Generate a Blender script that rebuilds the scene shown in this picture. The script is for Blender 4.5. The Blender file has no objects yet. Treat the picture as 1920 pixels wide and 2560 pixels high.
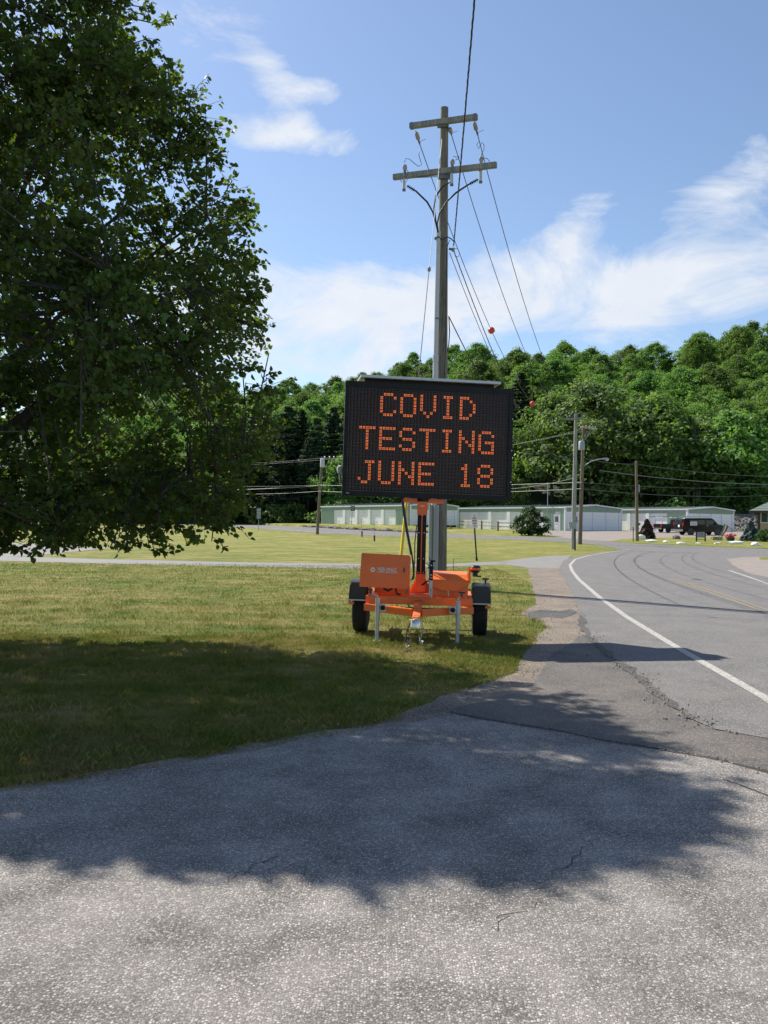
import bpy, bmesh, math, random
import numpy as np
from mathutils import Vector, Matrix, noise as mnoise
R = math.radians
scene = bpy.context.scene
C = scene.collection

# ------------------------------------------------------------------ camera
F = 2075.0                       # focal length in photograph pixels (1920 x 2560)
PITCH, ROLL, EYE = R(0.69), R(0.6), 1.6
_r = Vector((1, 0, 0)); _f = Vector((0, math.cos(PITCH), math.sin(PITCH))); _u = _r.cross(_f)
CR = _r * math.cos(ROLL) + _u * math.sin(ROLL)
CU = _u * math.cos(ROLL) - _r * math.sin(ROLL)
cam_d = bpy.data.cameras.new('camera'); cam = bpy.data.objects.new('camera', cam_d); C.objects.link(cam)
cam_d.sensor_fit = 'VERTICAL'; cam_d.sensor_height = 36.0; cam_d.sensor_width = 27.0
cam_d.lens = 36.0 * F / 2560.0
cam_d.clip_start = 0.05; cam_d.clip_end = 4000
m = Matrix((CR, CU, -_f)).transposed().to_4x4(); m.translation = Vector((0, 0, EYE))
cam.matrix_world = m
scene.camera = cam

# ------------------------------------------------------------------ sky, sun, exposure
SUN_EL = R(48.5)
SUN_AZ = R(43.2)                   # measured from -x towards +y (front left of the camera)
to_sun = Vector((-math.cos(SUN_AZ) * math.cos(SUN_EL), math.sin(SUN_AZ) * math.cos(SUN_EL), math.sin(SUN_EL)))
world = bpy.data.worlds.new('World'); scene.world = world; world.use_nodes = True
wn, wl = world.node_tree.nodes, world.node_tree.links
wn.clear()
w_out = wn.new('ShaderNodeOutputWorld'); w_bg = wn.new('ShaderNodeBackground')
sky = wn.new('ShaderNodeTexSky'); sky.sky_type = 'NISHITA'; sky.sun_disc = False
sky.sun_elevation = SUN_EL
sky.sun_rotation = math.atan2(to_sun.x, to_sun.y)
sky.altitude = 300; sky.air_density = 1.0; sky.dust_density = 0.6; sky.ozone_density = 2.0
SKY_STRENGTH = 0.105
def wnode(t, **k):
    n = wn.new(t)
    for a, b in k.items(): setattr(n, a, b)
    return n
geo = wnode('ShaderNodeTexCoord')
sep = wnode('ShaderNodeSeparateXYZ'); wl.new(geo.outputs['Generated'], sep.inputs[0])
def wmath(op, a, b=None, clamp=False):
    n = wnode('ShaderNodeMath', operation=op, use_clamp=clamp)
    for i, v in enumerate((a, b)):
        if v is None: continue
        if isinstance(v, (int, float)): n.inputs[i].default_value = v
        else: wl.new(v, n.inputs[i])
    return n.outputs[0]
zc = wmath('MAXIMUM', sep.outputs[2], 0.0)
den = wmath('ADD', zc, 0.16)
cx = wmath('DIVIDE', sep.outputs[0], den); cy = wmath('DIVIDE', sep.outputs[1], den)
comb = wnode('ShaderNodeCombineXYZ'); wl.new(cx, comb.inputs[0]); wl.new(cy, comb.inputs[1])
mapn = wnode('ShaderNodeMapping'); wl.new(comb.outputs[0], mapn.inputs[0])
mapn.inputs['Location'].default_value = (1.35, 0.35, 3.1)
mapn.inputs['Rotation'].default_value = (0, 0, R(-28))
mapn.inputs['Scale'].default_value = (0.75, 1.25, 1)
n1 = wnode('ShaderNodeTexNoise'); n1.inputs['Scale'].default_value = 1.0; n1.inputs['Detail'].default_value = 12
n1.inputs['Roughness'].default_value = 0.64; n1.inputs['Distortion'].default_value = 0.5
mapc = wnode('ShaderNodeMapping'); wl.new(geo.outputs['Generated'], mapc.inputs[0])
mapc.inputs['Rotation'].default_value = (0, R(-12), 0); mapc.inputs['Scale'].default_value = (6.0, 4.0, 11.0); mapc.inputs['Location'].default_value = (2.3, 1.1, .4)
wl.new(mapc.outputs[0], n1.inputs['Vector'])
# cloud cover: a general band towards the horizon all round, plus single cloud masses
cov = wnode('ShaderNodeMapRange'); wl.new(zc, cov.inputs[0])
cov.inputs[1].default_value = 0.10; cov.inputs[2].default_value = 0.42
cov.inputs[3].default_value = 0.05; cov.inputs[4].default_value = -0.13
az = wmath('ARCTAN2', sep.outputs[0], sep.outputs[1]); el = wmath('ARCSINE', sep.outputs[2])
ae = wnode('ShaderNodeCombineXYZ'); wl.new(az, ae.inputs[0]); wl.new(el, ae.inputs[1])
nsum = wmath('ADD', n1.outputs[0], cov.outputs[0])
for (a0, e0, sa, se, rot, k) in ((-.19, .520, .11, .045, -12, .21), (-.13, .48, .05, .025, -40, .20), (-.09, .430, .11, .024, -4, .30), (-.08, .48, .04, .015, -8, .22), (-.36, .52, .10, .06, 0, .18),
                                 (.21, .33, .07, .04, 36, .22), (.10, .275, .22, .055, 4, .22), (.42, .375, .11, .04, 26, .24), (.47, .485, .05, .03, 20, .30),
                                 (.34, .265, .24, .05, 4, .23), (-.06, .225, .22, .06, 3, .20), (-.30, .26, .2, .08, 0, .15), (.9, .3, .3, .09, 5, .2), (-.9, .35, .3, .1, -8, .2), (2.0, .3, .5, .09, 5, .2), (-2.0, .32, .5, .1, 0, .2)):
    mp_ = wnode('ShaderNodeMapping', vector_type='TEXTURE'); wl.new(ae.outputs[0], mp_.inputs[0])
    mp_.inputs['Location'].default_value = (a0, e0, 0); mp_.inputs['Rotation'].default_value = (0, 0, R(rot)); mp_.inputs['Scale'].default_value = (sa, se, 1)
    ln_ = wnode('ShaderNodeVectorMath', operation='LENGTH'); wl.new(mp_.outputs[0], ln_.inputs[0])
    mr = wnode('ShaderNodeMapRange', interpolation_type='SMOOTHSTEP'); wl.new(ln_.outputs['Value'], mr.inputs[0])
    mr.inputs[1].default_value = 0.1; mr.inputs[2].default_value = 1.5; mr.inputs[3].default_value = k; mr.inputs[4].default_value = 0
    nsum = wmath('ADD', nsum, mr.outputs[0])
ramp = wnode('ShaderNodeValToRGB'); wl.new(nsum, ramp.inputs[0])
ramp.color_ramp.elements[0].position = 0.55; ramp.color_ramp.elements[0].color = (0, 0, 0, 1)
ramp.color_ramp.elements[1].position = 0.76; ramp.color_ramp.elements[1].color = (1, 1, 1, 1)
n2 = wnode('ShaderNodeTexNoise'); n2.inputs['Scale'].default_value = 3.2; n2.inputs['Detail'].default_value = 6
wl.new(mapc.outputs[0], n2.inputs['Vector'])
cl = wnode('ShaderNodeMix', data_type='RGBA'); wl.new(n2.outputs[0], cl.inputs[0])
cl.inputs[6].default_value = (4.6, 5.0, 5.6, 1); cl.inputs[7].default_value = (5.9, 6.0, 6.2, 1)
mx = wnode('ShaderNodeMix', data_type='RGBA')
fac = wmath('MULTIPLY', ramp.outputs[0], 0.92)
wl.new(fac, mx.inputs[0]); wl.new(sky.outputs[0], mx.inputs[6]); wl.new(cl.outputs[2], mx.inputs[7])
wl.new(mx.outputs[2], w_bg.inputs[0]); w_bg.inputs[1].default_value = SKY_STRENGTH
wl.new(w_bg.outputs[0], w_out.inputs[0])

sun_d = bpy.data.lights.new('sun', 'SUN'); sun = bpy.data.objects.new('sun', sun_d); C.objects.link(sun)
sun_d.energy = 5.0; sun_d.angle = R(0.53); sun_d.color = (1.0, 0.945, 0.85)
sun.rotation_euler = to_sun.to_track_quat('Z', 'Y').to_euler(); sun.location = (0, 0, 60)

vs = scene.view_settings
scene.display_settings.display_device = 'sRGB'
vs.view_transform = 'Standard'; vs.look = 'None'; vs.exposure = 0.62; vs.gamma = 1.0; vs.use_curve_mapping = False
scene.cycles.max_bounces = 8; scene.cycles.transparent_max_bounces = 8
scene.cycles.diffuse_bounces = 3; scene.cycles.glossy_bounces = 3; scene.cycles.transmission_bounces = 4

# ------------------------------------------------------------------ terrain and pixel helpers
def gz(y):
    if y <= 60: return 0.0
    if y <= 112: return 2.5e-4 * (y - 60) ** 2
    return 0.676 + (y - 112) * 0.004
ROWS = [60 + 4 * i for i in range(1, 26)]
def ray(px, py):
    return _f + CR * ((px - 960) / F) + CU * ((1280 - py) / F)
def P(px, py, Y):
    d = ray(px, py); return Vector((0, 0, EYE)) + d * (Y / d.y)
def G(px, py, lift=0.0):
    d = ray(px, py); lo, hi = 1.0, 400.0
    if d.z * hi / d.y + EYE > gz(hi) + lift: hi = 400.0
    for _ in range(50):
        mid = (lo + hi) / 2
        if EYE + d.z * mid / d.y > gz(mid) + lift: lo = mid
        else: hi = mid
    p = P(px, py, lo); p.z = gz(p.y) + lift
    return p
def project(p):
    v = Vector(p) - Vector((0, 0, EYE)); d = v.dot(_f)
    return 960 + F * v.dot(CR) / d, 1280 - F * v.dot(CU) / d

# ------------------------------------------------------------------ materials
MATS = {}
class NT:
    def __init__(s, name):
        s.m = bpy.data.materials.new(name); s.m.use_nodes = True
        s.n = s.m.node_tree.nodes; s.l = s.m.node_tree.links; s.n.clear()
        s.out = s.n.new('ShaderNodeOutputMaterial')
        MATS[name] = s.m
        s.tc = None
    def pos(s, obj=False):
        if obj:
            t = s.n.new('ShaderNodeTexCoord'); return t.outputs['Object']
        if s.tc is None:
            s.tc = s.n.new('ShaderNodeNewGeometry')
        return s.tc.outputs['Position']
    def inp(s, node, key, v):
        if v is None: return
        if isinstance(v, (int, float)): node.inputs[key].default_value = v
        elif isinstance(v, tuple): node.inputs[key].default_value = v if len(v) != 3 or node.inputs[key].type != 'RGBA' else (*v, 1)
        else: s.l.new(v, node.inputs[key])
    def map(s, vec, scale=(1, 1, 1), loc=(0, 0, 0), rot=(0, 0, 0)):
        n = s.n.new('ShaderNodeMapping'); s.l.new(vec, n.inputs[0])
        n.inputs['Scale'].default_value = scale; n.inputs['Location'].default_value = loc; n.inputs['Rotation'].default_value = rot
        return n.outputs[0]
    def noise(s, vec, scale, detail=4, rough=.55, dist=0):
        n = s.n.new('ShaderNodeTexNoise'); s.l.new(vec, n.inputs['Vector'])
        n.inputs['Scale'].default_value = scale; n.inputs['Detail'].default_value = detail
        n.inputs['Roughness'].default_value = rough; n.inputs['Distortion'].default_value = dist
        return n.outputs[0]
    def voro(s, vec, scale, feature='F1', out='Distance', rnd=1.0):
        n = s.n.new('ShaderNodeTexVoronoi'); s.l.new(vec, n.inputs['Vector'])
        n.feature = feature; n.inputs['Scale'].default_value = scale; n.inputs['Randomness'].default_value = rnd
        return n.outputs[out]
    def ramp(s, f, stops):
        n = s.n.new('ShaderNodeValToRGB'); s.l.new(f, n.inputs[0]); e = n.color_ramp.elements
        while len(e) < len(stops): e.new(0.5)
        for k, (p, c) in zip(e, stops):
            k.position = p; k.color = (c, c, c, 1) if isinstance(c, (int, float)) else (*c, 1)
        return n.outputs[0]
    def mix(s, f, a, b, blend='MIX'):
        n = s.n.new('ShaderNodeMix'); n.data_type = 'RGBA'; n.blend_type = blend
        s.inp(n, 0, f)
        for k, v in ((6, a), (7, b)):
            if isinstance(v, tuple): n.inputs[k].default_value = (*v, 1)
            else: s.l.new(v, n.inputs[k])
        return n.outputs[2]
    def math(s, op, a, b=None):
        n = s.n.new('ShaderNodeMath'); n.operation = op; s.inp(n, 0, a); s.inp(n, 1, b); return n.outputs[0]
    def bump(s, h, strength=.3, dist=.02):
        n = s.n.new('ShaderNodeBump'); s.l.new(h, n.inputs['Height'])
        n.inputs['Strength'].default_value = strength; n.inputs['Distance'].default_value = dist
        return n.outputs[0]
    def bsdf(s, col, rough=.6, metal=0.0, normal=None, spec=None, trans=None, emis=None, estr=0):
        b = s.n.new('ShaderNodeBsdfPrincipled')
        s.inp(b, 'Base Color', col); s.inp(b, 'Roughness', rough); s.inp(b, 'Metallic', metal)
        if spec is not None: s.inp(b, 'Specular IOR Level', spec)
        if trans is not None: s.inp(b, 'Transmission Weight', trans)
        if normal is not None: s.l.new(normal, b.inputs['Normal'])
        if emis is not None:
            s.inp(b, 'Emission Color', emis); s.inp(b, 'Emission Strength', estr)
        return b.outputs[0]
    def done(s, sh):
        s.l.new(sh, s.out.inputs[0]); return s.m

def pm(name, col, rough=.55, metal=0.0, var=.12, scale=6, bump=0.0, bscale=60, spec=None, dirt=0.0):
    t = NT(name); v = t.pos(True)
    n = t.noise(v, scale, 5)
    lo = tuple(c * (1 - var) for c in col); hi = tuple(min(1, c * (1 + var)) for c in col)
    c = t.ramp(n, [(.3, lo), (.7, hi)])
    if dirt:
        d = t.noise(v, scale * .6, 8, .7); c = t.mix(t.ramp(d, [(.5, 0), (.75, dirt)]), c, (.16, .13, .1))
    r = t.ramp(n, [(.3, max(0, rough - .08)), (.7, min(1, rough + .08))])
    nb = t.bump(t.noise(v, bscale, 4), bump, .01) if bump else None
    return t.done(t.bsdf(c, r, metal, nb, spec))

pm('orange_paint', (.88, .17, .025), .38, var=.08, scale=5, dirt=.30)
pm('black_paint', (.006, .0062, .0068), .5, var=.2, spec=.3)
pm('black_plastic', (.018, .02, .022), .34, var=.2, bump=.05)
pm('rubber', (.012, .012, .012), .8, var=.3, bump=.2, bscale=30)
pm('galvanised', (.45, .47, .48), .42, metal=.7, var=.18, scale=12)
pm('bright_steel', (.6, .58, .5), .28, metal=.9, var=.15, scale=20)
pm('dark_steel', (.16, .17, .18), .45, metal=.5, var=.2)
pm('rusty_chain', (.22, .13, .07), .6, metal=.5, var=.4, scale=30)
pm('amber_lens', (.75, .2, .02), .2, var=.05)
pm('white_print', (.75, .75, .74), .5, var=.02)
pm('white_paint', (.74, .73, .69), .55, var=.06, scale=2)
pm('yellow_plastic', (.75, .55, .01), .45, var=.05)
pm('red_print', (.45, .03, .03), .5, var=.03)
pm('grey_pvc', (.30, .325, .34), .45, var=.07, scale=3)
pm('pale_pvc', (.50, .52, .53), .4, var=.06, scale=3)
pm('porcelain', (.32, .29, .27), .3, var=.2)
pm('purple_polymer', (.16, .10, .10), .5, var=.1)
pm('cable_black', (.015, .016, .018), .55, var=.1)
pm('wire_metal', (.09, .095, .10), .55, metal=.3, var=.1)
pm('wire_bright', (.20, .205, .21), .55, metal=.3, var=.1)
pm('marker_ball', (.62, .07, .035), .5, var=.06)
pm('green_panel', (.30, .40, .30), .5, var=.06, scale=1.5)
pm('white_panel', (.86, .85, .82), .55, var=.05, scale=1.2, dirt=.1)
pm('roof_metal', (.17, .185, .18), .6, metal=.1, var=.1, scale=1)
pm('door_white', (.86, .85, .82), .5, var=.03, scale=1)
pm('car_black', (.003, .003, .004), .3, var=.1, spec=.3)
pm('car_glass', (.02, .025, .028), .06, var=.1)
pm('tail_red', (.5, .02, .02), .25, var=.05)
pm('chrome', (.5, .5, .5), .25, metal=.9, var=.1)
pm('rock_white', (.86, .85, .81), .7, var=.05, scale=4, bump=.3, bscale=14)
pm('rock_grey', (.15, .14, .125), .85, var=.4, scale=5, bump=.5, bscale=14)
pm('rock_brown', (.17, .125, .10), .85, var=.45, scale=4, bump=.5, bscale=14)
pm('shingle_green', (.13, .17, .145), .85, var=.25, scale=30, bump=.3)
pm('siding_tan', (.42, .30, .20), .6, var=.08, scale=2)
pm('trim_brown', (.05, .033, .026), .55, var=.15)
pm('weathered_rail', (.22, .19, .155), .85, var=.25, scale=10, bump=.3)
pm('flower_red', (.55, .03, .04), .6, var=.2)
pm('flag_red', (.62, .03, .03), .7, var=.05)
pm('flag_white', (.75, .75, .73), .7, var=.05)
pm('flag_green', (.03, .25, .08), .7, var=.05)
pm('sign_grey', (.33, .35, .37), .5, metal=.2, var=.1)
pm('sign_yellow', (.7, .42, .02), .5, var=.05)
pm('wood_house', (.30, .22, .15), .8, var=.2, scale=3)
pm('grey_roof', (.27, .27, .28), .7, var=.12, scale=2)
pm('dead_wood', (.26, .235, .21), .9, var=.2, scale=3)

def wood_mat(name, a, b):
    t = NT(name); v = t.pos(True)
    g = t.noise(t.map(v, (14, 14, .55)), 3.2, 8, .65, .4)
    c = t.ramp(g, [(.3, a), (.55, b), (.75, tuple(x * 1.25 for x in b))])
    st = t.noise(t.map(v, (3, 3, .35)), 2.0, 4)
    c = t.mix(t.ramp(st, [(.45, 0), (.7, .45)]), c, (.10, .115, .075))
    ck = t.voro(t.map(v, (26, 26, .6)), 2.0, 'DISTANCE_TO_EDGE')
    ckr = t.ramp(ck, [(.0, .35), (.06, 1.0)])
    c = t.mix(1.0, c, ckr, 'MULTIPLY')
    return t.done(t.bsdf(c, .85, 0, t.bump(g, .5, .01)))
wood_mat('pole_wood', (.10, .085, .065), (.24, .215, .17))
wood_mat('pole_wood_pale', (.22, .21, .18), (.40, .39, .34))
wood_mat('pole_wood_brown', (.11, .08, .055), (.24, .18, .125))
wood_mat('arm_wood', (.19, .185, .16), (.33, .325, .29))
wood_mat('bark', (.035, .03, .026), (.085, .075, .062))

# ---- ground materials
def grass_field(t, v):
    """colour of the mown lawn, shared by the sheet and the blades"""
    a = t.noise(v, .38, 6, .6); b = t.noise(t.map(v, (1, 1, .2), (7, 3, 0)), 2.1, 6, .62)
    s = t.noise(t.map(v, (.22, 1.6, 1), rot=(0, 0, R(6))), .75, 5, .6)
    f = t.math('ADD', t.math('MULTIPLY', a, .38), t.math('ADD', t.math('MULTIPLY', b, .36), t.math('MULTIPLY', s, .30)))
    c_ = t.ramp(f, [(.36, (.060, .120, .013)), (.45, (.132, .176, .026)), (.53, (.222, .216, .048)), (.63, (.36, .295, .115))])
    sx = t.n.new('ShaderNodeSeparateXYZ'); t.l.new(v, sx.inputs[0])
    near = t.n.new('ShaderNodeMapRange'); t.l.new(sx.outputs[1], near.inputs[0])
    near.inputs[1].default_value = 7.2; near.inputs[2].default_value = 5.2; near.inputs[3].default_value = 0; near.inputs[4].default_value = 1
    dry = t.math('MULTIPLY', near.outputs[0], t.ramp(t.noise(t.map(v, loc=(2, 6, 0)), .9, 6, .65), [(.42, 0), (.6, .85)]))
    return t.mix(dry, c_, (.25, .175, .085))
t = NT('lawn'); v = t.pos()
c = grass_field(t, v)
fine = t.noise(v, 55, 6, .75)
c = t.mix(.75, c, t.ramp(fine, [(.25, .45), (.75, 1.4)]), 'MULTIPLY')
c = t.mix(.7, c, t.ramp(t.noise(t.map(v, (.35, 1.1, 1)), 3.2, 7, .75), [(.30, .55), (.70, 1.42)]), 'MULTIPLY')
t.done(t.bsdf(c, .9, 0, t.bump(t.noise(v, 70, 5, .8), .9, .05), .2))
t = NT('grass_blades'); v = t.pos()
c = grass_field(t, v)
r_ = t.n.new('ShaderNodeTexCoord')
wn_ = t.n.new('ShaderNodeTexWhiteNoise'); wn_.noise_dimensions = '3D'
t.l.new(t.map(v, (40, 40, 0)), wn_.inputs[0])
c = t.mix(.5, c, t.ramp(t.noise(v, 24, 3, .7), [(.3, .62), (.7, 1.45)]), 'MULTIPLY')
d1 = t.bsdf(c, .75, 0, None, .25)
tr = t.n.new('ShaderNodeBsdfTranslucent'); t.l.new(c, tr.inputs[0])
ms = t.n.new('ShaderNodeMixShader'); ms.inputs[0].default_value = .35
t.l.new(d1, ms.inputs[1]); t.l.new(tr.outputs[0], ms.inputs[2]); t.done(ms.outputs[0])

def asphalt(name, dark, light, stone, sscale, amount, patch=.25, warm=(.30, .25, .21), bstr=.5, wfac=.35):
    t = NT(name); v = t.pos()
    cellc = t.voro(v, sscale, 'F1', 'Color')
    sepc = t.n.new('ShaderNodeSeparateColor'); t.l.new(cellc, sepc.inputs[0])
    rnd = sepc.outputs[0]
    cd = t.voro(v, sscale, 'F1', 'Distance')
    vary = t.noise(v, .55, 6, .6); vary2 = t.noise(t.map(v, loc=(11, 4, 0)), 1.7, 6, .65)
    base = t.mix(t.ramp(vary2, [(.35, 0), (.7, 1)]), dark, light)
    thr = t.math('ADD', rnd, t.math('MULTIPLY', t.math('SUBTRACT', vary, .5), patch * 2))
    isst = t.ramp(thr, [(max(0.0, 1 - amount - .05), 0), (min(1.0, 1 - amount + .05), 1)])
    core = t.ramp(cd, [(.30, 1), (.62, 0)])
    k = t.math('MULTIPLY', isst, core)
    stc = t.mix(sepc.outputs[1], tuple(x * .72 for x in stone), stone)
    stc = t.mix(t.math('MULTIPLY', sepc.outputs[2], .35), stc, tuple(x * y for x, y in zip(stone, (1.05, .86, .76))))
    c = t.mix(k, base, stc)
    c = t.mix(t.ramp(t.noise(t.map(v, loc=(3, 9, 1)), .8, 7, .65), [(.52, 0), (.75, wfac)]), c, warm)
    fine = t.noise(v, 160, 3, .8)
    c = t.mix(.45, c, t.ramp(fine, [(.3, .6), (.7, 1.35)]), 'MULTIPLY')
    h = t.math('ADD', t.math('MULTIPLY', core, .7), fine)
    return t.done(t.bsdf(c, .85, 0, t.bump(h, bstr, .006), .3))
t = NT('asphalt_front'); v = t.pos()
def stones(sc, off):
    vv = t.map(v, loc=off); n_ = t.n.new('ShaderNodeTexVoronoi'); t.l.new(vv, n_.inputs['Vector']); n_.inputs['Scale'].default_value = sc
    sp2 = t.n.new('ShaderNodeSeparateColor'); t.l.new(n_.outputs['Color'], sp2.inputs[0])
    return sp2, n_.outputs['Distance']
sA, dA = stones(92, (0, 0, 0)); sB, dB = stones(185, (3, 5, 1))
big = t.noise(v, .5, 6, .6); mid_ = t.noise(t.map(v, loc=(4, 8, 0)), 2.3, 6, .65)
wear = t.ramp(t.math('ADD', t.math('MULTIPLY', big, .6), t.math('MULTIPLY', mid_, .4)), [(.36, .55), (.62, 1.0)])
ka = t.math('MULTIPLY', t.math('MULTIPLY', t.math('POWER', sA.outputs[0], 1.5), t.ramp(dA, [(.25, 1), (.66, 0)])), wear)
kb = t.math('MULTIPLY', t.math('MULTIPLY', t.math('POWER', sB.outputs[0], 1.6), t.ramp(dB, [(.25, .75), (.66, 0)])), wear)
k_ = t.math('MAXIMUM', ka, kb)
base_ = t.mix(t.ramp(mid_, [(.35, 0), (.68, 1)]), (.078, .073, .067), (.205, .19, .173))
stc = t.mix(sA.outputs[1], (.58, .535, .49), (.92, .865, .80)); stc = t.mix(t.math('MULTIPLY', sA.outputs[2], .5), stc, (.44, .36, .31))
c = t.mix(k_, base_, stc)
fine = t.noise(v, 190, 3, .8)
c = t.mix(.5, c, t.ramp(fine, [(.3, .55), (.7, 1.4)]), 'MULTIPLY')
t.done(t.bsdf(c, .85, 0, t.bump(t.math('ADD', k_, fine), .7, .006), .3))
asphalt('asphalt_road', (.115, .111, .107), (.165, .158, .150), (.36, .34, .32), 95, .30, .2, (.20, .175, .155), .45, .3)
asphalt('asphalt_apron', (.080, .076, .073), (.14, .125, .112), (.30, .27, .24), 95, .28, .2, (.24, .19, .155), .5, .55)
asphalt('path_asphalt', (.17, .165, .155), (.24, .23, .215), (.33, .32, .30), 60, .3, .2, (.27, .25, .22), .4, .3)
asphalt('gravel_dirt', (.13, .108, .088), (.235, .19, .15), (.40, .34, .28), 55, .35, .3, (.29, .225, .17), .9, .75)
asphalt('gravel_lot', (.20, .175, .16), (.28, .235, .205), (.36, .32, .29), 30, .3, .3, (.36, .26, .205), .5, .6)
asphalt('dark_gravel', (.06, .058, .056), (.11, .105, .1), (.26, .24, .22), 50, .3, .3, (.16, .13, .1), .9, .3)
pm('crack_dirt', (.035, .03, .026), .95, var=.4, scale=8)
t = NT('road_paint'); v = t.pos()
w = t.noise(v, 40, 6, .8)
c = t.mix(t.ramp(w, [(.40, 0), (.66, 1)]), (.17, .162, .15), (.62, .585, .52)); t.done(t.bsdf(c, .7))
t = NT('road_paint_yellow'); v = t.pos()
w = t.noise(v, 30, 6, .8)
c = t.mix(t.ramp(w, [(.44, 0), (.72, 1)]), (.15, .138, .12), (.40, .26, .085)); t.done(t.bsdf(c, .7))
t = NT('skid'); v = t.pos()
c = t.mix(t.ramp(t.noise(v, 6, 5, .7), [(.4, 0), (.65, 1)]), (.138, .133, .129), (.112, .108, .105)); t.done(t.bsdf(c, .8))
t = NT('hill_floor'); v = t.pos()
c = t.ramp(t.noise(v, .25, 6), [(.35, (.018, .028, .009)), (.6, (.035, .05, .014)), (.75, (.11, .075, .045))]); t.done(t.bsdf(c, .95))

def leafmat(name, a, b, cc, tr=.35, scale=.5, sc2=9, rough=.5, ymix=None, tint=(1.5, 1.55, .5)):
    t = NT(name)
    oi = t.n.new('ShaderNodeObjectInfo')
    v = t.pos()
    n = t.noise(v, scale, 5, .7); n2 = t.noise(v, sc2, 3, .7)
    f = t.math('ADD', t.math('MULTIPLY', n, .5), t.math('MULTIPLY', n2, .5))
    c = t.ramp(f, [(.34, a), (.5, b), (.66, cc)])
    # each tree a little different
    hsv = t.n.new('ShaderNodeHueSaturation'); t.l.new(c, hsv.inputs['Color'])
    t.l.new(t.math('ADD', t.math('MULTIPLY', oi.outputs['Random'], .035), .483), hsv.inputs['Hue'])
    t.l.new(t.math('ADD', t.math('MULTIPLY', oi.outputs['Random'], .62), .76), hsv.inputs['Value'])
    hsv.inputs['Saturation'].default_value = 1.0
    c = hsv.outputs[0]
    if ymix:
        sx = t.noise(t.map(v, loc=(5, 5, 5)), 14, 2, .5)
        c = t.mix(t.ramp(sx, [(.60, 0), (.66, .8)]), c, ymix)
    d = t.bsdf(c, rough, 0, None, .25)
    tl = t.n.new('ShaderNodeBsdfTranslucent')
    t.l.new(t.mix(1.0, c, tint, 'MULTIPLY'), tl.inputs[0])
    ms = t.n.new('ShaderNodeMixShader'); ms.inputs[0].default_value = tr
    t.l.new(d, ms.inputs[1]); t.l.new(tl.outputs[0], ms.inputs[2])
    return t.done(ms.outputs[0])
leafmat('leaf_pear', (.048, .100, .026), (.080, .150, .038), (.125, .20, .050), .50, .8, 11, .5, (.17, .15, .025))
leafmat('leaf_wood', (.055, .115, .030), (.105, .19, .050), (.18, .27, .078), .46, .12, .9, .6)
leafmat('leaf_wood_pale', (.07, .12, .04), (.12, .18, .06), (.19, .25, .10), .35, .2, 1.2, .6)
leafmat('needle_dark', (.020, .045, .021), (.036, .068, .030), (.06, .10, .042), .2, .2, 1.4, .7, tint=(1.2, 1.2, .7))
leafmat('needle_red', (.035, .022, .018), (.06, .038, .03), (.085, .06, .04), .1, .9, 5, .7, tint=(1.2, 1.0, .7))
leafmat('needle_blue', (.05, .085, .08), (.09, .135, .125), (.15, .20, .18), .1, .9, 5, .7, tint=(1.1, 1.2, 1))
leafmat('leaf_bush', (.018, .040, .010), (.035, .07, .016), (.07, .11, .03), .3, .8, 5, .55)
leafmat('leaf_shrub', (.05, .10, .02), (.085, .15, .035), (.15, .22, .06), .35, .3, 2.0, .6)

# LED materials
t = NT('led_module'); v = t.pos(True)
c = t.ramp(t.noise(v, 3, 3), [(.3, (.030, .014, .011)), (.7, (.048, .022, .017))]); t.done(t.bsdf(c, .35))
t = NT('led_lit'); v = t.pos(True)
ec = t.ramp(t.noise(v, 30, 2), [(.35, (1.0, .14, .013)), (.65, (1.0, .24, .04))])
t.done(t.bsdf((.6, .12, .03), .4, emis=ec, estr=.62))
pm('sign_face_black', (.007, .007, .008), .30, var=.2)
pm('window_glass', (.05, .07, .08), .05, var=.1)
pm('led_glow_lens', (.05, .014, .008), .35, var=.1)

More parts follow.
